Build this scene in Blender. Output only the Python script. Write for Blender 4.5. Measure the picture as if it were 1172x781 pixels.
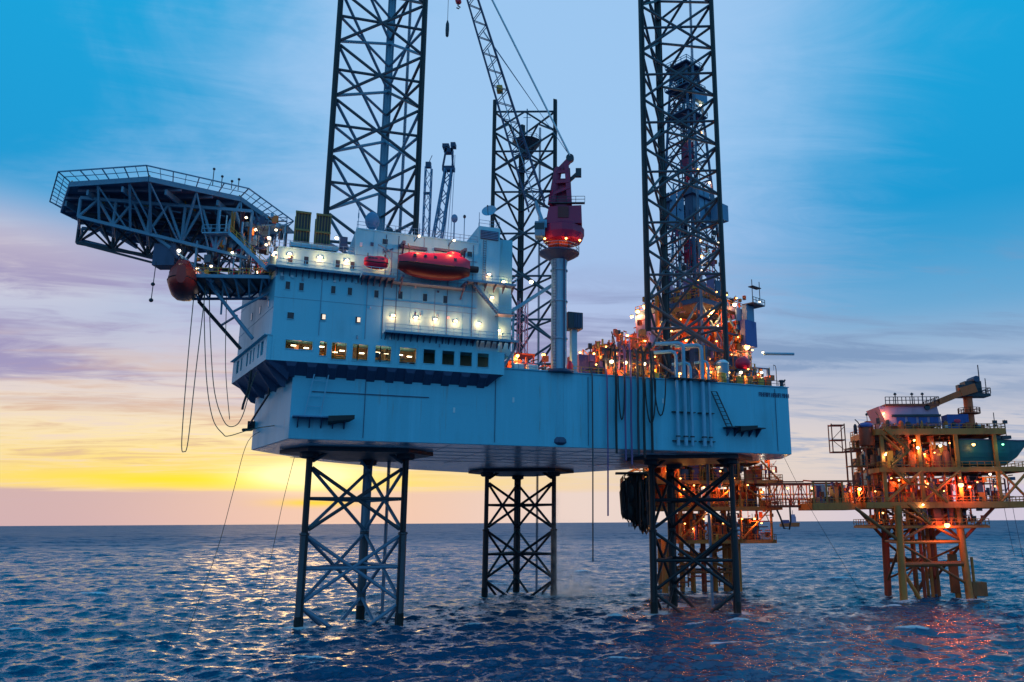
import bpy, math, random
import numpy as np
from mathutils import Vector, Matrix

R = math.radians
random.seed(7)
rng = np.random.default_rng(11)
for o in list(bpy.data.objects):
    bpy.data.objects.remove(o)
sc = bpy.context.scene
COL = sc.collection

# ------------------------------------------------------------------ camera
TH, RO, EYE = R(12.53), R(-0.332), Vector((0, 0, 16))
F = Vector((0, math.cos(TH), math.sin(TH)))
U = Vector((0, -math.sin(TH), math.cos(TH)))
X = Vector((1, 0, 0))
X2 = X * math.cos(RO) + U * math.sin(RO)
U2 = -X * math.sin(RO) + U * math.cos(RO)
cam = bpy.data.cameras.new('camera')
cam.lens, cam.sensor_width = 28.69, 36
cam.shift_x = -0.0742
cam.clip_start, cam.clip_end = 0.5, 90000
co = bpy.data.objects.new('camera', cam)
COL.objects.link(co)
co.matrix_world = Matrix(((X2.x, U2.x, -F.x, EYE.x), (X2.y, U2.y, -F.y, EYE.y), (X2.z, U2.z, -F.z, EYE.z), (0, 0, 0, 1)))
sc.camera = co

# ------------------------------------------------------------------ render look
sc.view_settings.view_transform = 'Standard'
sc.view_settings.look = 'None'
sc.view_settings.exposure = 0
sc.view_settings.gamma = 1
sc.render.engine = 'CYCLES'
sc.cycles.max_bounces = 6
sc.cycles.diffuse_bounces = 3
sc.cycles.glossy_bounces = 3
sc.cycles.volume_bounces = 1
sc.cycles.use_denoising = True
sc.cycles.sample_clamp_indirect = 6

SUN_AZ, SUN_EL = -19.6, 3.2


def lin(r, g, b):
    return tuple((c / 255 / 12.92 if c / 255 <= .04045 else ((c / 255 + .055) / 1.055) ** 2.4) for c in (r, g, b)) + (1,)


# ------------------------------------------------------------------ world
class NT:
    """small helper round a node tree"""
    def __init__(s, nt):
        s.nt = nt

    def n(s, t, **k):
        x = s.nt.nodes.new(t)
        for a, b in k.items():
            setattr(x, a, b)
        return x

    def put(s, v, sock):
        if isinstance(v, (int, float)):
            sock.default_value = v
        elif isinstance(v, tuple):
            sock.default_value = v
        else:
            s.nt.links.new(v, sock)

    def m(s, op, a, b=0.0, c=0.0):
        x = s.n('ShaderNodeMath', operation=op)
        s.put(a, x.inputs[0]); s.put(b, x.inputs[1]); s.put(c, x.inputs[2])
        return x.outputs[0]

    def mr(s, v, a, b, c=0.0, d=1.0, smooth=True):
        x = s.n('ShaderNodeMapRange', interpolation_type='SMOOTHSTEP' if smooth else 'LINEAR')
        s.put(v, x.inputs[0])
        for i, q in enumerate((a, b, c, d)):
            x.inputs[1 + i].default_value = q
        return x.outputs[0]

    def gauss(s, v, c, w):
        q = s.m('DIVIDE', s.m('SUBTRACT', v, c), w)
        return s.m('EXPONENT', s.m('MULTIPLY', s.m('MULTIPLY', q, q), -1.0))

    def mix(s, f, a, b, blend='MIX'):
        x = s.n('ShaderNodeMix', data_type='RGBA', blend_type=blend)
        s.put(f, x.inputs[0]); s.put(a, x.inputs[6]); s.put(b, x.inputs[7])
        return x.outputs[2]

    def ramp(s, v, stops):
        x = s.n('ShaderNodeValToRGB')
        s.put(v, x.inputs[0])
        e = x.color_ramp.elements
        while len(e) < len(stops):
            e.new(0.5)
        for q, (p, c) in zip(e, stops):
            q.position = p; q.color = c
        return x.outputs[0]

    def noise(s, vec, scale, detail=4, rough=.55, dist=0.0, dim='3D'):
        x = s.n('ShaderNodeTexNoise', noise_dimensions=dim)
        s.put(vec, x.inputs['Vector'])
        x.inputs['Scale'].default_value = scale
        x.inputs['Detail'].default_value = detail
        x.inputs['Roughness'].default_value = rough
        x.inputs['Distortion'].default_value = dist
        return x.outputs[0]

    def comb(s, a, b, c=0.0):
        x = s.n('ShaderNodeCombineXYZ')
        s.put(a, x.inputs[0]); s.put(b, x.inputs[1]); s.put(c, x.inputs[2])
        return x.outputs[0]


def build_world():
    w = bpy.data.worlds.new('World')
    sc.world = w
    w.use_nodes = True
    nt = w.node_tree
    nt.nodes.clear()
    k = NT(nt)
    tc = k.n('ShaderNodeTexCoord')
    sp = k.n('ShaderNodeSeparateXYZ')
    nt.links.new(tc.outputs['Generated'], sp.inputs[0])
    x, y, z = sp.outputs
    el = k.m('MULTIPLY', k.m('ARCSINE', z), 57.2958)
    az = k.m('MULTIPLY', k.m('ARCTAN2', x, y), 57.2958)
    azs = k.m('SUBTRACT', az, SUN_AZ)
    # cloud-layer coordinates: the direction carried up to a flat layer
    dz = k.m('ADD', k.m('MAXIMUM', z, 0.0), 0.06)
    px, py = k.m('DIVIDE', x, dz), k.m('DIVIDE', y, dz)
    cl = k.comb(k.m('ADD', px, k.m('MULTIPLY', py, .16)), k.m('SUBTRACT', py, k.m('MULTIPLY', px, .16)))
    cs = k.n('ShaderNodeMapping'); cs.inputs['Scale'].default_value = (.5, 1.25, 1)
    nt.links.new(cl, cs.inputs[0])
    n1 = k.noise(cs.outputs[0], .62, 5, .58, .6)
    n2 = k.noise(cs.outputs[0], 1.9, 4, .6, .9)
    soft = k.noise(tc.outputs['Generated'], 3.4, 6, .6, .8)
    en = k.m('DIVIDE', k.m('MAXIMUM', el, 0.0), 90.0)
    clear = k.ramp(en, [(0, lin(190, 190, 208)), (.05, lin(196, 200, 215)), (.10, lin(150, 178, 212)), (.155, lin(84, 164, 212)),
                        (.23, lin(26, 154, 212)), (.36, lin(22, 164, 220)), (.62, lin(14, 146, 212)), (1, lin(10, 118, 190))])
    # away from the sunset the sky stays deep dusk blue down to the horizon
    back = k.m('MAXIMUM', k.mr(az, 34, 87), k.mr(k.m('MULTIPLY', az, -1.0), 95, 150))
    clear = k.mix(back, clear, k.ramp(en, [(0, lin(124, 182, 230)), (.12, lin(98, 178, 234)), (.4, lin(84, 180, 240)), (1, lin(60, 150, 210))]))
    # thin high veil in front of the sunset half
    vc = k.ramp(en, [(0, lin(215, 205, 210)), (.10, lin(176, 182, 214)), (.16, lin(166, 190, 230)), (.28, lin(158, 199, 240)), (1, lin(140, 194, 240))])
    wisp = k.noise(cs.outputs[0], 3.2, 7, .68, 1.2)
    azw = k.m('ADD', k.m('ADD', az, k.m('MULTIPLY', k.m('SUBTRACT', el, 22.0), -.35)), k.m('MULTIPLY', k.m('SUBTRACT', soft, .5), 18.0))
    veil = k.m('MULTIPLY', k.gauss(azw, -6.0, 25.0), 1.2)
    veil = k.m('ADD', veil, k.m('MULTIPLY', k.m('SUBTRACT', wisp, .5), .42))
    veil = k.m('ADD', veil, k.m('MULTIPLY', k.m('SUBTRACT', soft, .5), .5))
    lowleft = k.m('MULTIPLY', k.gauss(az, -58.0, 44.0), k.mr(el, 25, 14))
    veil = k.m('MAXIMUM', veil, lowleft)
    veil = k.m('MULTIPLY', k.mr(veil, .22, 1.0), k.m('MULTIPLY', k.mr(az, 95, 60), k.mr(k.m('MULTIPLY', az, -1.0), 150, 105)))
    c = k.mix(veil, clear, vc)
    # cream light low over the sunset half
    cream = k.m('MULTIPLY', k.gauss(azs, -10.0, 58.0), k.ramp(en, [(0, (1, 1, 1, 1)), (.06, (1, 1, 1, 1)), (.095, (.62, .62, .62, 1)), (.15, (.22, .22, .22, 1)), (.2, (0, 0, 0, 1))]))
    cc = k.ramp(en, [(0, lin(238, 205, 190)), (.04, lin(240, 216, 196)), (.09, lin(238, 218, 208)), (.16, lin(220, 208, 220))])
    c = k.mix(cream, c, cc)
    # yellow glow round the sun
    gl = k.m('MULTIPLY', k.gauss(azs, -4.0, 23.0), k.gauss(el, 4.4, 3.3))
    yc = k.ramp(en, [(.02, lin(255, 216, 84)), (.045, lin(255, 226, 124)), (.06, lin(254, 232, 168)), (.09, lin(250, 232, 200))])
    c = k.mix(k.m('MULTIPLY', gl, k.mr(k.m('ADD', k.m('MULTIPLY', n2, .6), k.m('MULTIPLY', wisp, .4)), .30, .55)), c, yc)
    # pale gap above the left clouds
    gap = k.m('MULTIPLY', k.m('MULTIPLY', k.gauss(az, -38.0, 9.0), k.gauss(el, 15.2, 2.2)), .8)
    c = k.mix(gap, c, lin(238, 222, 216))
    # mauve and blue-grey cloud streaks
    band = k.m('MULTIPLY', k.mr(el, 6.2, 9.2), k.mr(el, 19.5, 13.5))
    st = k.m('MULTIPLY', k.mr(k.m('ADD', k.m('MULTIPLY', n1, .75), k.m('MULTIPLY', wisp, .25)), .44, .57), band)
    st2 = k.m('MULTIPLY', k.m('MULTIPLY', k.mr(k.m('ADD', k.m('MULTIPLY', n2, .7), k.m('MULTIPLY', wisp, .3)), .47, .64), k.mr(el, 2.4, 4.4)), k.mr(el, 13, 6))
    cloudc = k.mix(k.mr(azs, 5, 35), lin(152, 144, 188), lin(124, 152, 190))
    c = k.mix(k.m('MULTIPLY', st, .9), c, cloudc)
    c = k.mix(k.m('MULTIPLY', st2, .8), c, k.mix(k.mr(azs, 5, 35), lin(216, 178, 156), lin(150, 168, 200)))
    # bright yellow ledge and sun burning through it
    led = k.m('MULTIPLY', k.gauss(azs, -5.0, 12.0), k.gauss(el, 2.75, .55))
    c = k.mix(k.m('MULTIPLY', led, .95), c, lin(255, 228, 40))
    # horizon bank
    top = k.m('ADD', 2.15, k.m('MULTIPLY', k.m('SUBTRACT', n2, .5), .6))
    bank = k.mr(k.m('SUBTRACT', top, el), -.12, .25)
    bank = k.m('MULTIPLY', bank, k.m('MULTIPLY', k.mr(az, 90, 45), k.mr(k.m('MULTIPLY', az, -1.0), 150, 100)))
    bc = k.mix(k.mr(azs, -14, 4), lin(202, 172, 178), lin(232, 196, 178))
    bc = k.mix(k.mr(azs, 6, 20), bc, lin(232, 212, 204))
    bc = k.mix(k.mr(azs, 26, 44), bc, lin(206, 198, 216))
    c = k.mix(k.m('MULTIPLY', bank, .92), c, bc)
    st3 = k.m('MULTIPLY', k.gauss(azs, 1.4, 2.6), k.gauss(el, 1.35, .26))
    c = k.mix(k.m('MULTIPLY', st3, .9), c, lin(255, 214, 40))
    sun = k.m('MULTIPLY', k.gauss(azs, 0.6, 3.4), k.gauss(el, 3.1, .8))
    c = k.mix(k.m('MINIMUM', k.m('MULTIPLY', sun, 1.6), 1.0), c, (1.3, 1.1, .52, 1))
    bg = k.n('ShaderNodeBackground'); nt.links.new(c, bg.inputs[0]); bg.inputs[1].default_value = 1.0
    sky = k.n('ShaderNodeTexSky', sky_type='NISHITA', sun_disc=False)
    sky.sun_elevation = R(SUN_EL)
    sky.sun_rotation = R(SUN_AZ)
    bs = k.n('ShaderNodeBackground'); nt.links.new(sky.outputs[0], bs.inputs[0]); bs.inputs[1].default_value = 0.002
    ad = k.n('ShaderNodeAddShader'); nt.links.new(bg.outputs[0], ad.inputs[0]); nt.links.new(bs.outputs[0], ad.inputs[1])
    out = k.n('ShaderNodeOutputWorld'); nt.links.new(ad.outputs[0], out.inputs[0])


build_world()
sl = bpy.data.lights.new('sun', 'SUN')
sl.energy, sl.angle, sl.color = 0.12, R(12), (1, .6, .25)
so = bpy.data.objects.new('sun', sl)
COL.objects.link(so)
sd = Vector((math.sin(R(SUN_AZ)) * math.cos(R(SUN_EL)), math.cos(R(SUN_AZ)) * math.cos(R(SUN_EL)), math.sin(R(SUN_EL))))
so.rotation_euler = (-sd).to_track_quat('-Z', 'Y').to_euler()


# ------------------------------------------------------------------ materials
MATS = {}


def paint(name, col, rough=.5, metal=0.0, wear=.35, wcol=None, scale=.6, streak=6.0, bump=.02, drips=0):
    """painted steel: base colour broken up by patches and by long drip streaks"""
    m = bpy.data.materials.new(name); m.use_nodes = True
    k = NT(m.node_tree); nt = m.node_tree
    b = nt.nodes['Principled BSDF']
    tc = k.n('ShaderNodeTexCoord')
    mp = k.n('ShaderNodeMapping'); mp.inputs['Scale'].default_value = (1, 1, 1 / streak)
    nt.links.new(tc.outputs['Object'], mp.inputs[0])
    a = k.noise(mp.outputs[0], scale * 2.2, 5, .6)
    p = k.noise(tc.outputs['Object'], scale * .45, 4, .55)
    f = k.m('MULTIPLY', k.mr(k.m('MULTIPLY', k.m('ADD', a, p), .5), .47, .68), wear)
    wc = wcol or tuple(c * .45 for c in col)
    c = k.mix(f, col + (1,), wc + (1,))
    g = k.noise(tc.outputs['Object'], 9, 3, .6)
    c = k.mix(.16, c, k.ramp(g, [(.3, (.2, .2, .2, 1)), (.7, (1, 1, 1, 1))]), 'MULTIPLY')
    if drips:                                              # rusty runs and washed-out streaks down the plates
        md = k.n('ShaderNodeMapping'); md.inputs['Scale'].default_value = (1, 1, .045)
        nt.links.new(tc.outputs['Object'], md.inputs[0])
        d1 = k.noise(md.outputs[0], 1.5, 5, .65)
        d2 = k.noise(tc.outputs['Object'], .12, 3, .5)
        fd = k.m('MULTIPLY', k.m('MULTIPLY', k.mr(d1, .56, .74), k.mr(d2, .40, .62)), drips)
        c = k.mix(fd, c, (.23, .20, .17, 1))
        ml = k.n('ShaderNodeMapping'); ml.inputs['Scale'].default_value = (1, 1, .06)
        ml.inputs['Location'].default_value = (31, 7, 2)
        nt.links.new(tc.outputs['Object'], ml.inputs[0])
        d3 = k.noise(ml.outputs[0], .5, 4, .6)
        c = k.mix(k.m('MULTIPLY', k.mr(d3, .5, .75), drips * .5), c, tuple(min(1, q * 1.15 + .05) for q in col) + (1,))
    nt.links.new(c, b.inputs['Base Color'])
    nt.links.new(k.m('ADD', k.m('MULTIPLY', f, .25), rough), b.inputs['Roughness'])
    b.inputs['Metallic'].default_value = metal
    if bump:
        bp = k.n('ShaderNodeBump'); bp.inputs['Strength'].default_value = .35; bp.inputs['Distance'].default_value = bump
        nt.links.new(p, bp.inputs['Height']); nt.links.new(bp.outputs[0], b.inputs['Normal'])
    MATS[name] = m
    return m


def emit(name, col, st):
    m = bpy.data.materials.new(name); m.use_nodes = True
    b = m.node_tree.nodes['Principled BSDF']
    b.inputs['Base Color'].default_value = (.8, .8, .8, 1)
    b.inputs['Emission Color'].default_value = col + (1,)
    b.inputs['Emission Strength'].default_value = st
    MATS[name] = m
    return m


RUST = (.16, .065, .025)
paint('hull_paint', (.125, .52, .66), .42, 0, .6, (.12, .37, .45), .16, 8, drips=.8)
paint('block_paint', (.20, .60, .72), .42, 0, .5, (.15, .42, .5), .2, 7, drips=.65)
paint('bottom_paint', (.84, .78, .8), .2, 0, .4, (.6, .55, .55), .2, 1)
paint('leg_chord', (.022, .023, .03), .5, .2, .5, (.07, .045, .035))
paint('leg_brace', (.085, .095, .115), .5, .2, .4, (.05, .045, .045))
paint('leg_pale', (.16, .25, .36), .5, 0, .5, (.06, .06, .07))
paint('steel_blue', (.16, .31, .42), .5, 0, .4, (.14, .15, .17))
paint('steel_dark', (.045, .05, .065), .5, .2, .4)
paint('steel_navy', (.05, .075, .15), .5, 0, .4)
paint('deck_under', (.20, .19, .26), .6, 0, .4)
paint('boat_red', (.85, .012, .055), .35, 0, .3, (.55, .02, .04), .8, 3)
paint('boat_bow', (.52, .03, .02), .4, 0, .5, (.3, .04, .02), .8, 3)
paint('boat_dark', (.13, .008, .008), .45, 0, .3)
paint('boat_orange', (.62, .13, .03), .4, 0, .35, (.3, .08, .03), .8, 3)
paint('crane_red', (.36, .012, .075), .45, 0, .5, (.25, .02, .05), .5, 5)
paint('olive', (.17, .18, .055), .5, 0, .5, (.07, .07, .03), .8, 5)
paint('yellow', (.82, .36, .04), .5, 0, .4, RUST, .8, 4)
paint('ochre', (.66, .20, .032), .55, 0, .6, (.30, .06, .02), .5, 3)
paint('ochre_dark', (.34, .095, .022), .6, 0, .6, (.07, .04, .02), .5, 3)
paint('rust', (.46, .07, .028), .65, 0, .6, (.10, .04, .02), .5, 3)
paint('orange', (.85, .13, .025), .5, 0, .5, RUST, .7, 4)
paint('pink_tarp', (.70, .34, .45), .7, 0, .6, (.28, .18, .24), .35, 6, .2)
paint('purple', (.20, .09, .22), .5, 0, .4, None, .6, 4)
paint('blue_box', (.05, .09, .32), .5, 0, .4, None, .6, 4)
paint('mid_blue', (.12, .26, .42), .5, 0, .4, None, .5, 4)
paint('teal', (.014, .12, .13), .45, 0, .5, (.01, .06, .07), .5, 4)
paint('white', (.72, .74, .76), .5, 0, .4, (.4, .38, .36), .6, 5)
paint('rubber', (.018, .018, .022), .6, 0, .3, (.04, .035, .035))
paint('rope', (.22, .17, .12), .8, 0, .3)
paint('pipe_blue', (.20, .44, .58), .4, 0, .4, (.16, .18, .2), .6, 6)
paint('glass', (.02, .03, .045), .08, 0, .1, None, .5, 1, 0)
paint('inside', (.32, .24, .14), .6, 0, .5, (.12, .08, .04), .7, 2)
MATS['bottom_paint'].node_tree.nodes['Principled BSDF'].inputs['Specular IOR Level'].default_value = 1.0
emit('lamp_warm', (1, .82, .5), 6)
emit('lamp_white', (1, .93, .75), 6)
emit('lamp_orange', (1, .42, .08), 9)
emit('lamp_red', (1, .22, .06), 9)
emit('lamp_green', (.2, 1, .45), 4)
paint('leg_guide_black', (.03, .03, .038), .6, 0, .3)
paint('growth', (.014, .014, .013), .8, 0, .5)
emit('lit_pane', (1, .66, .34), 1.1)


# ------------------------------------------------------------------ geometry helpers
class MB:
    def __init__(s):
        s.v, s.f = [], []

    def add(s, vs, fs):
        o = len(s.v)
        s.v += [tuple(q) for q in vs]
        s.f += [tuple(i + o for i in q) for q in fs]
        return s

    def box(s, x0, y0, z0, x1, y1, z1):
        return s.add([(x0, y0, z0), (x1, y0, z0), (x1, y1, z0), (x0, y1, z0), (x0, y0, z1), (x1, y0, z1), (x1, y1, z1), (x0, y1, z1)],
                     [(0, 3, 2, 1), (4, 5, 6, 7), (0, 1, 5, 4), (1, 2, 6, 5), (2, 3, 7, 6), (3, 0, 4, 7)])

    def beam(s, p, q, w, h=None, up=(0, 0, 1)):
        h = h or w
        p, q = Vector(p), Vector(q)
        d = (q - p).normalized()
        u = Vector(up)
        if abs(d.dot(u)) > .98:
            u = Vector((1, 0, 0))
        a = d.cross(u).normalized(); b = a.cross(d)
        a *= w / 2; b *= h / 2
        vs = [p - a - b, p + a - b, p + a + b, p - a + b, q - a - b, q + a - b, q + a + b, q - a + b]
        return s.add(vs, [(0, 1, 2, 3), (7, 6, 5, 4), (4, 5, 1, 0), (5, 6, 2, 1), (6, 7, 3, 2), (7, 4, 0, 3)])

    def path(s, pts, r, n=6, r2=None):
        pts = [Vector(p) for p in pts]
        m = len(pts)
        o = len(s.v)
        u = None
        for i, p in enumerate(pts):
            d = (pts[min(i + 1, m - 1)] - pts[max(i - 1, 0)]).normalized()
            if u is None:
                u = Vector((0, 0, 1)) if abs(d.z) < .9 else Vector((1, 0, 0))
            a = d.cross(u).normalized(); b = a.cross(d).normalized(); u = b
            rr = r if r2 is None else r + (r2 - r) * i / (m - 1)
            for j in range(n):
                t = 2 * math.pi * j / n
                s.v.append(tuple(p + a * math.cos(t) * rr + b * math.sin(t) * rr))
        for i in range(m - 1):
            for j in range(n):
                k = (j + 1) % n
                s.f.append((o + i * n + j, o + i * n + k, o + (i + 1) * n + k, o + (i + 1) * n + j))
        s.f.append(tuple(o + j for j in range(n))[::-1])
        s.f.append(tuple(o + (m - 1) * n + j for j in range(n)))
        return s

    def tube(s, p, q, r, n=8, r2=None):
        return s.path([p, q], r, n, r2)

    def prism(s, poly, z0, z1):
        n = len(poly)
        a = sum(poly[i][0] * poly[(i + 1) % n][1] - poly[(i + 1) % n][0] * poly[i][1] for i in range(n))
        if a < 0:
            poly = poly[::-1]
        return s.add([(x, y, z0) for x, y in poly] + [(x, y, z1) for x, y in poly],
                     [tuple(range(n))[::-1], tuple(range(n, 2 * n))] + [(i, (i + 1) % n, n + (i + 1) % n, n + i) for i in range(n)])

    def lathe(s, c, prof, n=16):
        o = len(s.v)
        for r, z in prof:
            for j in range(n):
                t = 2 * math.pi * j / n
                s.v.append((c[0] + r * math.cos(t), c[1] + r * math.sin(t), c[2] + z))
        for i in range(len(prof) - 1):
            for j in range(n):
                k = (j + 1) % n
                s.f.append((o + i * n + j, o + i * n + k, o + (i + 1) * n + k, o + (i + 1) * n + j))
        s.f.append(tuple(o + j for j in range(n))[::-1])
        s.f.append(tuple(o + (len(prof) - 1) * n + j for j in range(n)))
        return s

    def ball(s, c, rx, ry=None, rz=None, n=12, m=8):
        ry = ry or rx; rz = rz or rx
        o = len(s.v)
        for i in range(1, m):
            t = math.pi * i / m
            for j in range(n):
                a = 2 * math.pi * j / n
                s.v.append((c[0] + rx * math.sin(t) * math.cos(a), c[1] + ry * math.sin(t) * math.sin(a), c[2] - rz * math.cos(t)))
        for i in range(m - 2):
            for j in range(n):
                k = (j + 1) % n
                s.f.append((o + i * n + j, o + i * n + k, o + (i + 1) * n + k, o + (i + 1) * n + j))
        s.f.append(tuple(o + j for j in range(n))[::-1])
        s.f.append(tuple(o + (m - 2) * n + j for j in range(n)))
        return s

    def rings(s, rs):
        """loft through rings of equal length"""
        o = len(s.v); n = len(rs[0])
        for r in rs:
            s.v += [tuple(p) for p in r]
        for i in range(len(rs) - 1):
            for j in range(n):
                k = (j + 1) % n
                s.f.append((o + i * n + j, o + i * n + k, o + (i + 1) * n + k, o + (i + 1) * n + j))
        s.f.append(tuple(o + j for j in range(n))[::-1])
        s.f.append(tuple(o + (len(rs) - 1) * n + j for j in range(n)))
        return s


class Fr:
    """a level working frame standing in the world"""
    def __init__(s, x, y, z, deg):
        s.o = Vector((x, y, z)); s.a = R(deg); s.m = Matrix.Translation(s.o) @ Matrix.Rotation(s.a, 4, 'Z')

    def W(s, p):
        return s.m @ Vector(p)

    def inv(s, p):
        return s.m.inverted() @ Vector(p)


WF = Fr(0, 0, 0, 0)
HF = Fr(-43.1, 117.3, 0, 22.57)          # rig: x along the near side of the hull, y inboard
CF = Fr(26, 196, 0, 44.7)                # drill floor at the end of the cantilever
ORG, FRM = {}, {}


def tag(o, label, cat, group=None):
    o['label'] = label; o['category'] = cat
    if group:
        o['group'] = group


def thing(fr, name, label, cat, o, group=None):
    e = bpy.data.objects.new(name, None)
    e.empty_display_size = .5
    COL.objects.link(e)
    e.matrix_world = fr.m @ Matrix.Translation(Vector(o))
    tag(e, label, cat, group)
    ORG[e.name] = Vector(o); FRM[e.name] = fr
    return e


def root(p):
    while p.parent:
        p = p.parent
    return p


def mesh(name, mb, mat, smooth=False):
    me = bpy.data.meshes.new(name)
    me.from_pydata(mb.v, [], mb.f)
    me.materials.append(MATS[mat])
    if smooth:
        me.polygons.foreach_set('use_smooth', [True] * len(me.polygons))
        try:
            me.set_sharp_from_angle(angle=R(35))
        except Exception:
            pass
    me.update()
    return me


def part(name, mb, mat, parent, smooth=False, stuff=False, label=None):
    og = ORG[root(parent).name]
    mb.v = [(a - og.x, b - og.y, c - og.z) for a, b, c in mb.v]
    o = bpy.data.objects.new(name, mesh(name, mb, mat, smooth))
    COL.objects.link(o)
    o.parent = parent
    if stuff:
        o['kind'] = 'stuff'
    if label:
        o['label'] = label
    return o


def single(fr, name, mb, mat, label, cat, o, group=None, smooth=False):
    og = Vector(o)
    mb.v = [(a - og.x, b - og.y, c - og.z) for a, b, c in mb.v]
    ob = bpy.data.objects.new(name, mesh(name, mb, mat, smooth))
    COL.objects.link(ob)
    ob.matrix_world = fr.m @ Matrix.Translation(og)
    tag(ob, label, cat, group)
    ORG[ob.name] = og; FRM[ob.name] = fr
    return ob


UNIT = {}


def unit(kind, mat):
    k = (kind, mat)
    if k not in UNIT:
        mb = MB()
        if kind == 'tube':
            mb.tube((0, 0, 0), (0, 0, 1), 1, 8)
        else:
            mb.box(-.5, -.5, 0, .5, .5, 1)
        UNIT[k] = mesh(kind + '_' + mat, mb, mat, kind == 'tube')
    return UNIT[k]


def rod(name, p, q, r, mat, parent, kind='tube', w=None):
    """a straight member that shares its mesh with its likes; r radius, or r x w section"""
    og = ORG[root(parent).name]
    p, q = Vector(p) - og, Vector(q) - og
    d = q - p
    o = bpy.data.objects.new(name, unit(kind, mat))
    COL.objects.link(o)
    o.parent = parent
    rot = d.to_track_quat('Z', 'X' if abs(d.normalized().z) > .98 else 'Y').to_matrix().to_4x4()
    o.matrix_local = Matrix.Translation(p) @ rot @ Matrix.Diagonal((r, w or r, d.length, 1))
    return o


def glow(p, col, power, parent, rad=.12):
    og = ORG[root(parent).name]
    l = bpy.data.lights.new('lamp_light', 'POINT')
    l.energy, l.color, l.shadow_soft_size = power, col, rad
    o = bpy.data.objects.new('lamp_light', l)
    COL.objects.link(o)
    o.parent = parent
    o.location = Vector(p) - og
    return o


WARM, ORANGE, REDL, WHITE_L = (1, .29, .10), (1, .38, .08), (1, .16, .05), (1, .9, .7)


def bulkhead(p, parent, power=130, col=WARM, mat='lamp_warm', out=(0, -1, 0), size=.34):
    """wall lamp: hooded housing with a glowing lens, its light standing just off the wall"""
    p = Vector(p); out = Vector(out)
    a = p + out * .16
    lp = part('lamp', MB().beam(p, p + out * .3, size * 2, size), 'white', parent)
    part('lens', MB().ball(tuple(p + out * .34), size * .75, None, size * .5, 8, 6), mat, lp, True)
    glow(p + out * .8 - Vector((0, 0, .15)), col, power * 5.2, root(parent), .1)


def flood(p, parent, col, mat, power, r=.42):
    """deck flood: round head in a dark rim"""
    p = Vector(p)
    lp = part('lamp', MB().lathe(tuple(p + Vector((0, 0, r * .55))), [(r * .5, 0), (r * 1.1, .05), (r * .4, r * .7)], 10), 'steel_dark', parent)
    part('lens', MB().ball(tuple(p), r, r, r * .8, 10, 8), mat, lp, True)
    glow(p + Vector((0, 0, -r - .25)), col, power, root(parent), .25)


def railing(pts, parent, mat='steel_blue', h=1.1, step=1.5, name='railing', r=.04, closed=False):
    mb = MB()
    pts = [Vector(p) for p in pts]
    if closed:
        pts.append(pts[0])
    for a, b in zip(pts[:-1], pts[1:]):
        L = (b - a).length
        n = max(1, round(L / step))
        for i in range(n + 1):
            c = a.lerp(b, i / n)
            mb.beam(c, c + Vector((0, 0, h)), r * 2)
        for k in (.5, 1):
            mb.beam(a + Vector((0, 0, h * k)), b + Vector((0, 0, h * k)), r * 1.8)
    return part(name, mb, mat, parent)


def truss(name, p, q, parent, mat, w, h, n, r, up=(0, 0, 1), brace='brace', chord='chord'):
    """box lattice from p to q with separate chords and braces; w,h may be (start,end)"""
    p, q = Vector(p), Vector(q)
    d = (q - p).normalized()
    u0 = Vector(up)
    a = d.cross(u0).normalized(); b = a.cross(d)
    ww = w if isinstance(w, tuple) else (w, w)
    hh = h if isinstance(h, tuple) else (h, h)

    def c(i, k):
        t = i / n
        W, H_ = ww[0] + (ww[1] - ww[0]) * t, hh[0] + (hh[1] - hh[0]) * t
        sx, sy = ((-1, -1), (1, -1), (1, 1), (-1, 1))[k]
        return p.lerp(q, t) + a * sx * W / 2 + b * sy * H_ / 2
    for k in range(4):
        rod(chord, c(0, k), c(n, k), r, mat, parent)
    for i in range(n):
        for k in range(4):
            k2 = (k + 1) % 4
            if (i + k) % 2:
                rod(brace, c(i, k), c(i + 1, k2), r * .55, mat, parent)
            else:
                rod(brace, c(i, k2), c(i + 1, k), r * .55, mat, parent)
    return c


def clutter(parent, x0, x1, y0, y1, z0, z1, n, mats, r=(.06, .16), seed=1):
    """small pipework, posts, valves and boxes packed through a bay"""
    g = np.random.default_rng(seed)
    for i in range(n):
        x, y, z = g.uniform(x0, x1), g.uniform(y0, y1), g.uniform(z0, z1)
        mat = mats[int(g.integers(len(mats)))]
        rr = g.uniform(*r); t = i % 6
        if t == 0:
            rod('pipe', (x, y, z0), (x, y, min(z1, z + 1)), rr, mat, parent)
        elif t == 1:
            rod('pipe', (x, y, z), (min(x1, x + g.uniform(1, 5)), y, z), rr, mat, parent)
        elif t == 2:
            rod('pipe', (x, y, z), (x, min(y1, y + g.uniform(1, 5)), z), rr, mat, parent)
        elif t == 3:
            w = g.uniform(.3, 1.1)
            rod('valve_box', (x, y, z), (x, y, z + g.uniform(.4, 1.4)), w, mat, parent, 'box', w * g.uniform(.6, 1))
        elif t == 4:
            rod('pipe', (x, y, z), (x + g.uniform(-1.6, 1.6), y, min(z1, z + g.uniform(1, 3))), rr * .8, mat, parent)
        else:
            rod('drum', (x, y, z), (x, y, z + g.uniform(.5, 1.5)), g.uniform(.2, .5), mat, parent)


def bulbs(parent, pts, mat='lamp_orange', r=.2):
    for p in pts:
        b_ = part('lamp', MB().lathe((p[0], p[1], p[2] + r * .5), [(r * .5, 0), (r * 1.1, .04), (r * .4, r * .7)], 8), 'steel_dark', parent)
        part('lens', MB().ball(p, r, r, r * .8, 8, 6), mat, b_, True)


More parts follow.
